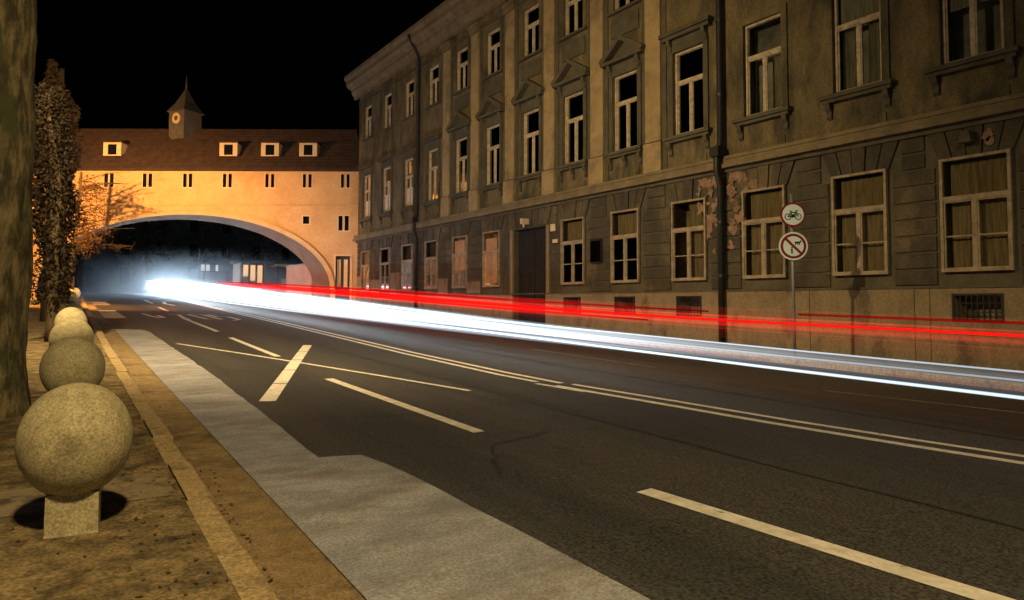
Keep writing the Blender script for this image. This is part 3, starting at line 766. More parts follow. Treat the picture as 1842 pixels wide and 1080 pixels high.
# clock turret: square turned towards the street, steep spire, finial
tc = Vector(rp(px2u(333), .97, 0))
pt2z = lambda py: 1.5+(544-py)*42.6/1250
tz0, tz1, tz2 = ZR-.75, pt2z(206), pt2z(161)
ang0 = math.atan2(U.y, U.x)
b = MB(); r = .90
cor = [(tc.x+r*math.cos(ang0+R(20)+k*math.pi/2), tc.y+r*math.sin(ang0+R(20)+k*math.pi/2), tz0) for k in range(4)]
b.prism(cor, (0, 0, tz1-tz0)); tw = B_(b, 'clock_turret', M['slate'])
b = MB(); ro = 1.06
e = [(tc.x+ro*math.cos(ang0+R(20)+k*math.pi/2), tc.y+ro*math.sin(ang0+R(20)+k*math.pi/2)) for k in range(4)]
mid = [(tc.x+(q[0]-tc.x)*.52, tc.y+(q[1]-tc.y)*.52) for q in e]
hh = tz2-tz1
for k in range(4):
    q, n_ = e[k], e[(k+1) % 4]; mq, mn = mid[k], mid[(k+1) % 4]
    b.quad((*q, tz1-.06), (*n_, tz1-.06), (*mn, tz1+hh*.36), (*mq, tz1+hh*.36)); b.poly([(*mq, tz1+hh*.36), (*mn, tz1+hh*.36), (tc.x, tc.y, tz2)])
b.poly([(*q, tz1-.06) for q in e]); b.build('spire', M['slate'], tw)
b = MB(); b.tube([(tc.x, tc.y, tz2-.3), (tc.x, tc.y, tz2+.75)], [.08, .012], 6); b.lathe([(.0, tz2+.05), (.09, tz2+.12), (0, tz2+.2)], tc.x, tc.y, 8); b.build('finial', M['slate'], tw)
# clock on the street-left face
faces = [(k, (Vector(cor[k])+Vector(cor[(k+1) % 4]))/2) for k in range(4)]
best = sorted(faces, key=lambda f: (f[1]+Vector(bx)).length)[:2]
cfc = min(best, key=lambda f: -(f[1]-tc).dot(U))[1]
nf = Vector((cfc.x-tc.x, cfc.y-tc.y, 0)).normalized(); tf = Vector((-nf.y, nf.x, 0)); cz = pt2z(221)
def disc(cp, n_, t_, r0, r1, th, seg=20):
    b = MB()
    for k in range(seg):
        a0, a1 = 2*math.pi*k/seg, 2*math.pi*(k+1)/seg
        def pt(a, rr, dd): return tuple(cp + t_*(rr*math.cos(a)) + Vector((0, 0, 1))*(rr*math.sin(a)) + n_*dd)
        b.quad(pt(a0, r0, th), pt(a1, r0, th), pt(a1, r1, th), pt(a0, r1, th)) if r0 > 0 else b.poly([tuple(cp+n_*th), pt(a0, r1, th), pt(a1, r1, th)])
        b.quad(pt(a0, r1, 0), pt(a1, r1, 0), pt(a1, r1, th), pt(a0, r1, th))
        if r0 > 0: b.quad(pt(a0, r0, 0), pt(a1, r0, 0), pt(a1, r0, th), pt(a0, r0, th))
    return b
cp = Vector((cfc.x, cfc.y, cz))
disc(cp, nf, tf, .16, .33, .05).build('clock', M['cream'], tw); disc(cp, nf, tf, 0, .16, .03).build('clock_face', M['slate'], tw)

# ------------------------------------------------------------------ lamps
SOD = (1.0, .55, .16)
def lamp(x, y, h, arm, energy, label, col=SOD, cone=165, aim=None):
    zb = G(y)+.115
    t = thing('street_lamp', label, 'street lamp', (x, y, zb), 0, 'street lamps along the near pavement')
    MB().lathe([(.11, 0), (.11, .5), (.07, .6), (.055, h)], 0, 0, 10).build('pole', M['steel'], t, smooth=True)
    ex, ey = arm
    MB().tube([(0, 0, h-.05), (ex*.4, ey*.4, h+.16), (ex, ey, h+.2)], .04, 6).build('arm', M['steel'], t)
    a = Vector((ex, ey, 0)).normalized() if (ex or ey) else Vector((1, 0, 0)); p = Vector((-a.y, a.x, 0)); c = Vector((ex, ey, h+.17))
    b = MB(); q = [c-a*.3-p*.14, c+a*.4-p*.11, c+a*.4+p*.11, c-a*.3+p*.14]; b.prism([tuple(v) for v in q], (0, 0, .13)); hd = b.build('lamp_head', M['steel'], t)
    b = MB(); q = [c-a*.2-p*.1, c+a*.34-p*.08, c+a*.34+p*.08, c-a*.2+p*.1]; b.prism([tuple(v+Vector((0, 0, -.05))) for v in q], (0, 0, .048)); b.build('lens', emis('sodium_lens', col, 6), hd)
    ld = bpy.data.lights.new('lamp_light', 'SPOT' if cone < 200 else 'POINT'); ld.energy = energy; ld.color = col; ld.shadow_soft_size = .3 if y < 0 else .12
    if cone < 200: ld.spot_size = R(cone); ld.spot_blend = .35
    lo = bpy.data.objects.new('lamp_light', ld); COL.objects.link(lo); lo.parent = t; lo.location = (ex, ey, h+.05)
    if aim is not None: lo.rotation_euler = Vector(aim).to_track_quat('-Z', 'Y').to_euler(); ld.spot_blend = .8; lo.location.z = h+.02
    return t
lamp(-1.4, -2.6, 8.6, (1.5, .6), 4100, 'street lamp beside the camera over the foremost stone sphere', (1, .70, .31))
lamp(-1.5, 11.5, 8.6, (.4, .3), 8200, 'street lamp just out of sight left of the mossy trunk, turned to the palace', (1, .68, .31), 140, (.64, .56, -.53))
lamp(-2.0, 36.3, 7.0, (.5, .3), 15000, 'street lamp behind the mossy trunk and ivy tree, lighting the arch', (1, .43, .11), 142, (.42, .84, -.34))

# ------------------------------------------------------------------ stone sphere bollards
sph = MB(); n = 24
prof = []
for k in range(n+1):
    a = -math.pi/2+math.pi*k/n; prof.append((.278*math.cos(a), .485+.312*math.sin(a)))
sphm = sph.lathe(prof, 0, 0, 40).mesh('ball', M['stone'], True)
pb = MB(); cupn = 16
hw = .15
rings = []
for (hx, z) in ((.128, -.02), (.124, .01), (.122, .215)):
    rings.append([(-hx, -hx, z), (hx, -hx, z), (hx, hx, z), (-hx, hx, z)])
for a, c in zip(rings[:-1], rings[1:]):
    for q in range(4): pb.quad(a[q], a[(q+1) % 4], c[(q+1) % 4], c[q])
pb.poly(rings[-1])
pedm = pb.mesh('pedestal', M['stone'])
SY = [4.58, 8.16, 11.85, 16.15, 20.6, 25.2, 30, 35, 40.5, 46]
LAB = ['big stone sphere bollard on a square foot, nearest of the row', 'stone sphere bollard directly behind the nearest big one', 'third stone sphere of the row, crossed by branch shadows',
       'fourth stone sphere of the row, half hidden by the third', 'fifth stone sphere counted back from the nearest one', 'sixth stone sphere counted back from the nearest one',
       'seventh stone sphere counted back from the nearest one', 'eighth stone sphere counted back from the nearest one', 'ninth stone sphere, last but one at the far end of the row', 'small orange-lit stone sphere at the far end of the row']
proto = None
for i, yy in enumerate(SY):
    x = .06+.021*yy+(.25 if i == 9 else 0)
    if proto is None:
        proto = thing('sphere_bollard', LAB[0], 'bollard', (x, yy, G(yy)+.115), R(-6), 'stone sphere bollards along the kerb')
        link('ball', sphm, proto); link('pedestal', pedm, proto)
    else:
        c = copy_tree(proto); c.location = (x, yy, G(yy)+.115); c.rotation_euler.z = R(-6+random.uniform(-6, 6)); c['label'] = LAB[i]

# leaf litter along the pavement and in the gutter
M['litter'] = leaf_mat('leaf_litter', (.12, .08, .035), .1)
b = MB()
for k in range(900):
    yy = 1.5+18*random.random()**1.6; edge = random.random()
    xx = KX(yy)-.17-abs(random.gauss(0, .5)) if edge < .7 else KX(yy)+.02+abs(random.gauss(0, .06))
    zz = G(yy)+(.121 if edge < .7 else .032); r = random.uniform(.008, .024); a = random.random()*6.28; t_ = random.uniform(0, .012)
    b.poly([(xx+r*math.cos(a), yy+r*math.sin(a), zz+t_), (xx+r*.5*math.cos(a+1.57), yy+r*.5*math.sin(a+1.57), zz), (xx-r*math.cos(a), yy-r*math.sin(a), zz+t_*.6), (xx-r*.5*math.cos(a+1.57), yy-r*.5*math.sin(a+1.57), zz+.002)])
tag(b.build('leaf_litter', M['litter']), kind='stuff')

# ------------------------------------------------------------------ traffic sign
sp = Vector((13.1, 8.92, G(8.92)+.118))
SG = thing('traffic_sign', 'two round prohibition signs on one thin leaning post on the far pavement', 'road sign', tuple(sp))
MB().tube([(.03, 0, 0), (-.04, -.03, 3.45)], .033, 8).build('post', M['steel'], SG, smooth=True)
nv = Vector((-.62, -.785, 0)).normalized(); tv = Vector((-nv.y, nv.x, 0))
if tv.x < 0: tv = -tv
def signpart(c, kind, par, big):
    pass
Z1, Z2 = 3.385-sp.z, 2.72-sp.z
def bar2(b, c, p0, p1, wd, dd, th=.003):
    p0, p1 = Vector(p0), Vector(p1); d = (p1-p0).normalized(); nn = Vector((-d.y, d.x))*wd/2
    pts = [c+tv*q.x+Vector((0, 0, q.y))+nv*dd for q in (p0-nn, p1-nn, p1+nn, p0+nn)]
    b.prism([tuple(q) for q in pts], nv*th)
def ring2(b, c, x, z, r, wd, dd, seg=14):
    for k in range(seg):
        a0, a1 = 6.2832*k/seg, 6.2832*(k+1)/seg
        bar2(b, c, (x+r*math.cos(a0), z+r*math.sin(a0)), (x+r*math.cos(a1), z+r*math.sin(a1)), wd, dd)
c1 = Vector((-.03, -.03, Z1))+nv*.05; c2 = Vector((-.02, -.02, Z2))+nv*.05
s1 = disc(c1, nv, tv, 0, .262, .012, 32).build('upper_sign', M['red'], SG)
disc(c1+nv*.012, nv, tv, 0, .219, .002, 32).build('sign_face', M['white'], s1)
b = MB()
for x in (-.105, .105): ring2(b, c1, x, -.045, .062, .016, .0145)
for p0, p1 in (((-.105, -.045), (-.045, .045)), ((-.045, .045), (.06, .045)), ((.06, .045), (0, -.045)), ((0, -.045), (-.045, .045)), ((-.105, -.045), (0, -.045)), ((.105, -.045), (.055, .08)), ((.055, .08), (.10, .085)), ((-.075, .075), (-.02, .07))):
    bar2(b, c1, p0, p1, .02, .0145)
bar2(b, c1, (-.03, -.04), (.03, -.02), .06, .0145); b.build('bicycle_symbol', M['black'], s1)
s2 = disc(c2, nv, tv, 0, .298, .012, 32).build('lower_sign', M['white'], SG)
disc(c2+nv*.012, nv, tv, .212, .264, .002, 32).build('red_ring', M['red'], s2)
b = MB(); bar2(b, c2, (-.172, .172), (.172, -.172), .05, .0165); b.build('red_slash', M['red'], s2)
b = MB()
for p0, p1, wd in (((.03, .075), (.14, .075), .04), ((.14, .085), (.16, .115), .03), ((.045, .06), (.04, .02), .016), ((.12, .06), (.125, .02), .016), ((.085, .06), (.08, .025), .014)): bar2(b, c2, p0, p1, wd, .0125)
b.build('cart_symbol', M['black'], s2)
b = MB(); bar2(b, c2, (-.035, -.06), (-.03, -.12), .035, .0125); bar2(b, c2, (-.03, -.12), (-.05, -.16), .014, .0125); bar2(b, c2, (-.03, -.12), (-.01, -.16), .014, .0125); ring2(b, c2, -.03, -.035, .01, .02, .0125, 8)
b.build('walker_symbol', M['black'], s2)

# ------------------------------------------------------------------ trees
def trunk_mb(pts, rad, seg=14, rough=.06, seed=0):
    b = MB(); b.tube(pts, rad, seg)
    for i, v in enumerate(b.v):
        nn = mnoise.noise(Vector((v[0]*3+seed, v[1]*3, v[2]*1.1)))
        k = i//seg; c = Vector(pts[min(k, len(pts)-1)]); d = Vector(v)-c; a_ = math.atan2(d.y, d.x)
        if seg > 40: nn += .55*abs(mnoise.noise(Vector((math.cos(a_)*5+seed, math.sin(a_)*5, v[2]*1.6))))+.3*mnoise.noise(Vector((math.cos(a_)*11, math.sin(a_)*11+seed, v[2]*3.5)))
        b.v[i] = tuple(c+d*(1+rough*4*nn))
    return b
def densify(p, n=6):
    out = []
    for a, c in zip(p[:-1], p[1:]):
        for k in range(n): out.append(tuple(Vector(a).lerp(Vector(c), k/n)))
    return out+[tuple(p[-1])]
def leaves(pts, size, b=None):
    b = b or MB()
    for p in pts:
        p = Vector(p); a = Vector((random.gauss(0, 1), random.gauss(0, 1), random.gauss(0, 1))).normalized(); c = a.orthogonal().normalized()
        c = Matrix.Rotation(random.random()*6.28, 3, a) @ c; s = size*random.uniform(.6, 1.3)
        b.poly([tuple(p-a*s), tuple(p+c*s*.45-a*s*.1), tuple(p+a*s), tuple(p-c*s*.45)])
    return b
# near mossy trunk at the left edge
zb = G(8.72)+.1
T1 = thing('mossy_tree', 'thick mossy tree trunk at the left edge, behind the nearest sphere', 'tree', (-.43, 8.72, zb))
pts = densify([(0, 0, -.05), (.0, 0, .25), (.0, 0, .6), (.0, .0, 3), (-.02, .02, 6), (.0, .0, 10)], 24)
rd = [.275-.004*p[2]+.05*math.exp(-max(0, p[2])*5) for p in pts]
trunk_mb(pts, rd, 72, .05, 3).build('trunk', M['bark'], T1, smooth=True)
for az, z in ((2.6, 7.6), (3.8, 8.6), (1.9, 9.5)):
    q = densify([(0, 0, z), (.9*math.cos(az), .9*math.sin(az), z+1.2), (1.7*math.cos(az), 1.7*math.sin(az), z+3)], 3)
    trunk_mb(q, [.16-.012*k for k in range(len(q))], 8, .04).build('limb', M['bark'], T1, smooth=True)
# second darker trunk
M['ivy2'] = leaf_mat('dry_ivy_leaf', (.032, .023, .014), .2)
zb = G(18.0)+.1
T2 = thing('dark_tree', 'dark ivy-wrapped tree trunk between the mossy trunk and the sphere row', 'tree', (.17, 18.0, zb))
pts = densify([(0, 0, -.05), (0, 0, 2), (-.05, .05, 3.6), (-.16, .1, 4.6), (-.32, .2, 5.4)], 5)
trunk_mb(pts, [.20-.018*p[2] for p in pts], 14, .07, 9).build('trunk', M['bark2'], T2, smooth=True)
lp = []
for k in range(7000):
    z = 5.5-4.7*random.random()**1.15; az = random.uniform(0, 6.283)
    rr = (.17 if math.cos(az) > 0 else .36)+.18*mnoise.noise(Vector((math.cos(az)*1.2, math.sin(az)*1.2, z*.9)))+random.random()*.12*(1 if z < 4.6 else .5)
    lp.append((rr*math.cos(az)-.14*max(0, z-3.4), rr*math.sin(az), z))
leaves(lp, .05).build('foliage', M['ivy2'], T2)['kind'] = 'stuff'
# ivy mass behind the trunks
IV = thing('ivy_tree', 'ivy-clad tree with a tapering dark crown behind the trunks at left', 'tree', (.08, 26, G(26)+.1))
trunk_mb(densify([(0, 0, 0), (0, 0, 4), (.1, 0, 8.0)], 5), [.28-.02*k for k in range(11)], 10, .08).build('trunk', M['bark2'], IV, smooth=True)
pts = []
for k in range(9000):
    z = random.uniform(2.4, 8.2)
    rr = lerp_list([(2.4, .3), (3.2, .75), (4.2, .9), (5.8, .88), (6.6, .62), (7.3, .35), (8.2, .1)], z)
    az = random.uniform(0, 6.283)
    r_ = rr*(random.random()**.4)*(.9+.7*mnoise.noise(Vector((math.cos(az)*1.5, math.sin(az)*1.5, z*1.3))))
    pts.append((r_*math.cos(az)-.06-.05*max(0, z-6), r_*1.5*math.sin(az), z))
leaves(pts, .075).build('foliage', M['ivy'], IV)['kind'] = 'stuff'
# leafy tree in front of the arch, overhanging the kerb
LT = thing('leafy_tree', 'small tree with dry orange-lit leaves and bare twigs before the arch', 'tree', (1.0, 43.0, G(43)+.1))
trunk_mb(densify([(0, 0, 0), (.05, 0, 2.5), (.2, .1, 5), (.3, .1, 7)], 4), [.17-.009*k for k in range(13)], 10, .07).build('trunk', M['bark2'], LT, smooth=True)
tw_ = MB(); lp = []
for k in range(46):
    z = random.uniform(2.6, 6.6); az = random.gauss(-.15, .8); L = random.uniform(.9, 2.5)*(1.1 if abs(az) < .6 else .75)
    p0 = Vector((.05*z, 0, z)); p2 = p0+Vector((L*math.cos(az), L*math.sin(az), random.uniform(-.3, .9))); p1 = p0.lerp(p2, .5)+Vector((0, 0, .15))
    tw_.tube([p0, p1, p2], [.03, .018, .006], 4)
    for q in range(5):
        s_ = random.uniform(.3, 1); a = p0.lerp(p2, s_)
        e_ = a+Vector((random.gauss(.15, .2), random.gauss(0, .2), random.gauss(0, .25))); tw_.tube([a, e_], [.009, .004], 3)
        if L < 1.9:
            for _ in range(6): lp.append(a.lerp(e_, random.random())+Vector((random.gauss(0, .12), random.gauss(0, .12), random.gauss(0, .12))))
tag(tw_.build('twigs', M['bark2'], LT), kind='stuff')
for k in range(700):
    z = random.uniform(2.6, 6.9); lp.append(Vector((random.gauss(.55, .40), random.gauss(0, .6), z)))
leaves(lp, .07).build('foliage', M['leaf'], LT)['kind'] = 'stuff'

# ------------------------------------------------------------------ beyond the arch
def far_tree(x, y, h, r, label, seed):
    random.seed(seed)
    t = thing('far_tree', label, 'tree', (x, y, G(y)), 0, 'trees beyond the arch')
    trunk_mb(densify([(0, 0, -.1), (.1, 0, h*.4), (.0, .1, h*.8)], 3), [.3-.025*k for k in range(7)], 8, .05, seed).build('trunk', M['bark2'], t, smooth=True)
    pts = []
    cl = [(random.gauss(0, r*.5), random.gauss(0, r*.5), random.uniform(h*.4, h)) for _ in range(16)]
    for k in range(1500):
        c = random.choice(cl); pts.append((c[0]+random.gauss(0, r*.24), c[1]+random.gauss(0, r*.24), c[2]+random.gauss(0, h*.08)))
    leaves(pts, .2).build('foliage', M['fleaf'], t)['kind'] = 'stuff'
for i, (x, y, h, r, lb) in enumerate([(-19, 91, 9, 3.2, 'dark tree far left beyond the arch, leftmost of the dim row'), (-14, 90, 10, 3.2, 'dark tree beyond the arch, second from the left of the dim row'), (-8.5, 92, 11, 3.4, 'dark tree beyond the arch behind the start of the light streaks'),
        (-3, 90, 11, 3.3, 'dark tree beyond the arch, left of its crown'), (3, 93, 12, 3.5, 'dark tree beyond the arch, right under its crown'), (9.5, 92, 11, 3.4, 'dark tree beyond the arch, left of the lit kiosk'), (16, 95, 12, 3.6, 'dark tree beyond the arch directly behind the lit kiosk'), (23, 93, 12, 3.5, 'dark tree beyond the arch, right of the lit kiosk')]):
    far_tree(x, y, h, r, lb, 40+i)
random.seed(5)
FB = thing('far_building', 'long dim grey building closing the street beyond the arch', 'building', (0, 100, G(100)))
MB().box(-45, 42, 0, 8, -.5, 15).build('wall', M['farwall'], FB)
MB().prism([(-46, -.6, 15), (-46, 8.6, 15), (-46, 4, 18.5)], (89, 0, 0)).build('roof', M['tile'], FB)
wm = MB().box(-.6, .6, -.06, .05, 0, 2).mesh('window', M['trim']); pm_ = MB().box(-.5, .5, -.075, -.062, .1, 1.9).mesh('pane', M['blackglass'])
for fl in range(4):
    for k in range(20):
        o = link('window', wm, FB, (-40+k*4, 0, 1.5+fl*3.4)); link('pane', pm_, o)
# lit kiosk
KX0, KY0 = 16.4, 69.5
KI = thing('kiosk', 'small warm-lit kiosk with glowing shop windows seen under the arch', 'kiosk', (KX0, KY0, G(KY0)))
b = MB(); b.box(-1.2, 1.2, 0, 3, 0, .9); b.box(-1.2, -1.0, 0, 3, .9, 3.2); b.box(1.0, 1.2, 0, 3, .9, 3.2); b.box(-1.0, 1.0, 2.8, 3, .9, 3.2); b.build('wall', M['rose'], KI)
MB().box(-1.5, 1.5, -.5, 3.3, 3.2, 3.4).build('roof', M['farwall'], KI)
lit = emis('shop_light', (1, .56, .24), 1.1); lit2 = emis('shop_sign_light', (.6, .75, 1), .7)
for x, z0 in ((-.66, 1.9), (0, 1.5), (.66, 1.3)):
    MB().box(x-.22, x+.22, .02, .06, z0, 3.0).build('lit_window', lit, KI)
MB().box(-.3, .9, -.05, -.01, .66, .86).build('lit_panel', lit2, KI)
for x in (-.98, -.33, .33, .98): MB().box(x-.06, x+.06, -.02, .08, .9, 3.2).build('post', M['iron'], KI)
CA = thing('canopy', 'flat orange-edged canopy on thin posts right of the lit kiosk', 'canopy', (20.4, 68.0, G(68)))
MB().box(-2.1, 3.2, 0, 3, 3.0, 3.15).build('canopy_roof', M['board'], CA)
for x in (-2, .5, 3): MB().tube([(x, .2, 0), (x, .2, 3.0)], .05, 6).build('post', M['iron'], CA)
BO = thing('display_board', 'low ochre display board standing under the canopy', 'board', (18.9, 66.0, G(66)))
MB().box(-.75, .75, 0, .1, .9, 1.75).build('panel', M['cream'], BO)
for x in (-.7, .7): MB().box(x-.04, x+.04, .02, .08, 0, .9).build('leg', M['iron'], BO)
SH = thing('lit_sign', 'small pair of white glowing signs left of the lit kiosk', 'sign', (12.5, 72, G(72)))
MB().tube([(0, 0, 0), (0, 0, 2.3)], .05, 6).build('post', M['iron'], SH)
for x, wd in ((-.3, .3), (.15, .3), (1.0, .22)): MB().box(x, x+wd, -.05, .05, 2.35, 2.95).build('sign_panel', emis('sign_light', (1, .97, .9), .6), SH)
MB().box(-.35, 1.3, .0, .04, 2.25, 2.35).build('sign_rail', M['iron'], SH)
# low wall inside the passage on the right
WA = thing('low_wall', 'low rose-coloured wall inside the arch beside its right foot', 'wall', (14.8, 46.5, G(46.5)))
MB().box(0, .5, 0, 6, -.2, 2.7).build('wall_body', M['rose'], WA); MB().box(-.06, .56, -.05, 6.05, 2.701, 2.82).build('coping', M['greywall'], WA)
LH = thing('small_house', 'small dim house with grey wall at the left beyond the arch', 'house', (-8.5, 70, G(70)))
MB().box(-4, 4, 0, 6, -.2, 4.2).build('wall', M['rose'], LH); MB().prism([(-4.3, -.4, 4.2), (-4.3, 6.4, 4.2), (-4.3, 3, 6.8)], (8.6, 0, 0)).build('roof', M['tile'], LH)
for x in (-2.4, 0, 2.4):
    o = MB().box(x-.55, x+.55, -.05, .04, 1.2, 2.9).build('window', M['cream'], LH); MB().box(x-.44, x+.44, -.07, -.055, 1.3, 2.8).build('pane', M['blackglass'], LH)

# ------------------------------------------------------------------ light streaks above the traffic lanes
TW = trail_mat('headlight_streak', (.72, .87, 1.0), 1.0)
TR = trail_mat('tail_light_streak', (1.0, .006, .004), 1.0, (.8, .3, .3))
TF = trail_mat('faint_tail_light_streak', (1.0, .02, .015), 1.0)
def streak_mesh(paths, m):
    # a path: (points, radius, glow list)
    b = MB(); glow = []
    for pts, rad, gl in paths:
        n0 = len(b.v); b.tube(pts, rad, 10, cap=False)
        for k in range(len(pts)): glow += [gl[k]]*10
    me = b.mesh('streak', m, True)
    at = me.attributes.new('glow', 'FLOAT', 'POINT')
    for i, g in enumerate(glow): at.data[i].value = g
    return me
def path(xf, z, y0, y1, step=2.0, wob=0.0, ph=0):
    n = max(2, int((y1-y0)/step)); out = []
    for k in range(n+1):
        y = y0+(y1-y0)*k/n
        out.append((xf(y)+wob*math.sin(y*.13+ph), y, G(y)+z+wob*.25*math.sin(y*.31+ph*2)))
    return out
def streak(name, label, m, x, z, rad, keys, y0=-6, y1=78, group=None, cat='light streak', wob=.03):
    xf = x if callable(x) else (lambda yy: x)
    p = path(xf, z, y0, y1, wob=wob, ph=hash(label) % 7 if False else len(label) % 7)
    me = streak_mesh([(p, rad, [lerp_list(keys, q[1]) for q in p])], m)
    return tag(link(name, me), label, cat, group)
lane = lambda x0: (lambda y: x0 + (.35 if y < 6 else 0)*max(0, (6-y)/8))
def hi(y): return lerp_list([(-6, .64), (8, .64), (13, .69), (18, .78), (24, .89), (32, 1.0), (47, 1.25), (80, 1.35)], y)
def lo(y): return lerp_list([(-6, .52), (6, .48), (14, .38), (30, .25), (45, .2), (80, .3)], y)
streak('headlight_streak', 'long thin white streak lowest on the road, crossing to the right edge', TW, lane(8.0), .48, .020, [(-6, .55), (4, .7), (10, 1.2), (20, 1.5), (80, 1.5)], group='white headlight streaks', wob=.01)
streak('headlight_streak', 'pale blue streak just above the lowest white one at the right edge', TW, lane(8.5), .60, .013, [(-6, .18), (4, .22), (8, .4), (10, .8), (20, 1), (80, 1)], group='white headlight streaks', wob=.01)
streak('headlight_streak', 'thin white uppermost streak skimming the far kerb at right', TW, lane(9.2), .63, .013, [(-6, .25), (4, .35), (10, .8), (20, 1), (80, 1)], group='white headlight streaks', wob=.01)
random.seed(11)
paths = []
NB = 70
for k in range(NB):
    x0 = random.uniform(8.0, 9.3); t = (k+.5)/NB; ys = random.uniform(-6, 6) if k % 2 else random.uniform(6, 20)
    p = []; n = 44
    for q in range(n+1):
        yy = ys+(78-ys)*q/n
        p.append((x0+.04*math.sin(yy*.13+k), yy, G(yy)+lo(yy)+(hi(yy)-lo(yy))*t))
    g = random.uniform(.3, 1.5)
    keys = [(-6, .006*g), (5, .014*g), (8, .05*g), (13, .22*g), (20, .42*g), (34, .9*g), (46, 2*g), (60, 4*g), (80, 5*g)]
    fade = lambda yy: min(1, (yy-ys)/5)
    paths.append((p, random.uniform(.012, .045)*(.7 if k % 3 else 1.3), [lerp_list(keys, q[1])*fade(q[1]) for q in p]))
for k in range(10):  # wide faint tubes added as a soft halo round the white bundle
    x0 = 8.1+.12*k; t = (k+.5)/10; p = []; n = 44; ys = 5+k
    for q in range(n+1):
        yy = ys+(78-ys)*q/n; p.append((x0, yy, G(yy)+lo(yy)+.05+(hi(yy)-lo(yy)-.05)*t))
    paths.append((p, [lerp_list([(0, .07), (15, .10), (30, .2), (50, .32), (80, .4)], q[1]) for q in p], [lerp_list([(ys, 0), (ys+8, .007), (24, .06), (40, .2), (55, .5), (80, .8)], q[1]) for q in p]))
o = link('headlight_glow', streak_mesh(paths, TW)); tag(o, 'dense white bundle of merged headlight streaks and an added soft halo along the road', 'light streaks', kind='stuff')
RZ0 = 0
random.seed(23); paths = []
for k in range(40):
    x0 = random.uniform(10.7, 11.7); dz = random.gauss(-.02, .12); ys = random.uniform(-4, 13); ye = random.uniform(48, 60); p = []; n = 40
    for q in range(n+1):
        yy = ys+(ye-ys)*q/n; p.append((x0+.03*math.sin(yy*.17+k), yy, G(yy)+lerp_list([(-6, .97), (10, .90), (16, .93), (28, 1.05), (60, 1.2)], yy)+dz))
    g = random.uniform(.3, .85)
    paths.append((p, [(.5+.7*(k % 3)/2)*lerp_list([(0, .012), (16, .026), (40, .045), (60, .05)], q[1]) for q in p], [g*lerp_list([(ys, 0), (ys+5, .10), (20, .3), (60, .5)], q[1]) for q in p]))
for k in range(5):  # wider dim tubes added to blur the red streaks into a halo
    p = []; n = 40; ys = 2+2*k
    for q in range(n+1):
        yy = ys+(56-ys)*q/n; p.append((11.0+.1*k, yy, G(yy)+lerp_list([(-6, .97), (10, .90), (16, .93), (28, 1.05), (60, 1.2)], yy)+.16-.09*k))
    paths.append((p, [lerp_list([(0, .07), (16, .10), (40, .15), (60, .15)], q[1]) for q in p], [lerp_list([(ys, 0), (ys+8, .03), (20, .07), (60, .14)], q[1]) for q in p]))
o = link('tail_light_glow', streak_mesh(paths, TF)); tag(o, 'layered faint red haze of merged tail-light streaks along the palace wall', 'light streaks', kind='stuff')
RZ = [(-6, .97), (4, .96), (10, .90), (16, .93), (21, .98), (28, 1.07), (40, 1.16), (60, 1.2)]
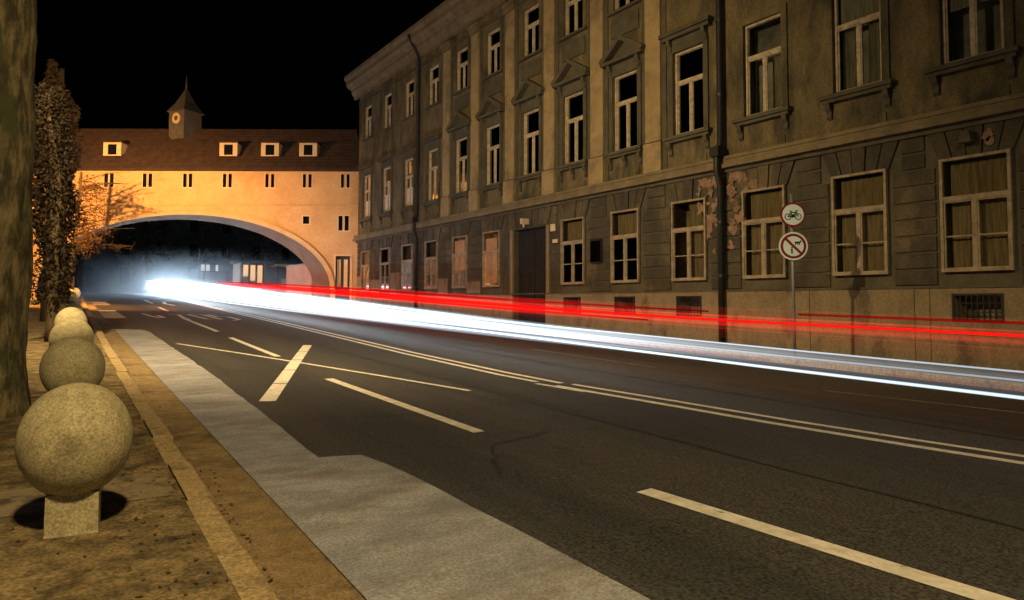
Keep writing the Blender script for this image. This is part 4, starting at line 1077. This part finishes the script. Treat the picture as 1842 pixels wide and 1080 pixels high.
for lb, x, dz, r, keys, y0, y1 in (
    ('thick bright red streak running the whole length to the right edge', 11.0, .0, [(4, .026), (10, .03), (16, .045), (28, .085), (60, .09)], [(-6, .8), (80, 1.0)], -6, 60),
    ('thinner red streak riding just above the thick red one, fading at the drainpipe', 11.1, .16, [(10, .02), (16, .03), (28, .05), (60, .05)], [(9.5, 0), (12, .15), (16, .4), (60, .6)], 9.5, 58),
    ('red streak directly under the thick one, ending before the drainpipe', 10.9, -.09, [(11, .02), (16, .03), (28, .05), (60, .05)], [(11, 0), (13, .6), (60, .8)], 11, 56),
    ('dim red streak far above the others at the right edge', 11.0, .17, .02, [(-6, .10), (5.5, .12), (7, .12), (7.4, 0)], -6, 7.4),
    ('faint dark red streak low on the wall near the right edge', 11.4, -.24, .045, [(-6, .014), (14, .03), (24, .05), (30, 0)], -6, 30),
    ('faintest dark red streak, lowest of the red ones', 11.4, -.33, .05, [(-6, .014), (12, .02), (26, .0)], -6, 26)):
    p = []; n = 40
    for q in range(n+1):
        yy = y0+(y1-y0)*q/n; p.append((x+.02*math.sin(yy*.2), yy, G(yy)+lerp_list(RZ, yy)+dz))
    rr = [lerp_list(r, q[1]) if isinstance(r, list) else r for q in p]
    tag(link('tail_light_streak', streak_mesh([(p, rr, [lerp_list(keys, q[1]) for q in p])], TF if 'faint' in lb else TR)), lb, 'light streak', 'red tail-light streaks')

# ------------------------------------------------------------------ low haze volume added beyond the arch to give the headlights' bloom
b = MB(); my = [55, 65, 75, 84.5]
b.box(-16, 27, 54, 84.5, 1.5, 10.5); hz = tag(b.build('bloom_haze', None), kind='stuff')
hm = bpy.data.materials.new('headlight_bloom_haze'); hm.use_nodes = True
hn, hl = hm.node_tree.nodes, hm.node_tree.links
hn.remove(hn['Principled BSDF'])
pv = hn.new('ShaderNodeVolumePrincipled'); pv.inputs['Color'].default_value = (.8, .9, 1, 1); pv.inputs['Anisotropy'].default_value = .2
ge = hn.new('ShaderNodeNewGeometry'); sx = hn.new('ShaderNodeSeparateXYZ'); hl.new(ge.outputs['Position'], sx.inputs[0])
fz = hn.new('ShaderNodeMapRange'); fz.inputs[1].default_value = 2.4; fz.inputs[2].default_value = 5.6; fz.inputs[3].default_value = 1; fz.inputs[4].default_value = 0
hl.new(sx.outputs[2], fz.inputs[0])
nz = hn.new('ShaderNodeTexNoise'); nz.inputs['Scale'].default_value = .16; nz.inputs['Detail'].default_value = 3; hl.new(ge.outputs['Position'], nz.inputs['Vector'])
fx = hn.new('ShaderNodeMapRange'); fx.inputs[1].default_value = 2; fx.inputs[2].default_value = 9.5; fx.inputs[3].default_value = .06; fx.inputs[4].default_value = 1
hl.new(sx.outputs[0], fx.inputs[0]); m0 = hn.new('ShaderNodeMath'); m0.operation = 'MULTIPLY'; hl.new(fx.outputs[0], m0.inputs[0]); hl.new(fz.outputs[0], m0.inputs[1]); fz = m0
m1 = hn.new('ShaderNodeMath'); m1.operation = 'MULTIPLY'; hl.new(fz.outputs[0], m1.inputs[0]); hl.new(nz.outputs[0], m1.inputs[1])
m2 = hn.new('ShaderNodeMath'); m2.operation = 'MULTIPLY'; m2.inputs[1].default_value = HAZE; hl.new(m1.outputs[0], m2.inputs[0])
hl.new(m2.outputs[0], pv.inputs['Density']); hl.new(pv.outputs[0], hm.node_tree.nodes['Material Output'].inputs['Volume'])
hz.data.materials.append(hm)
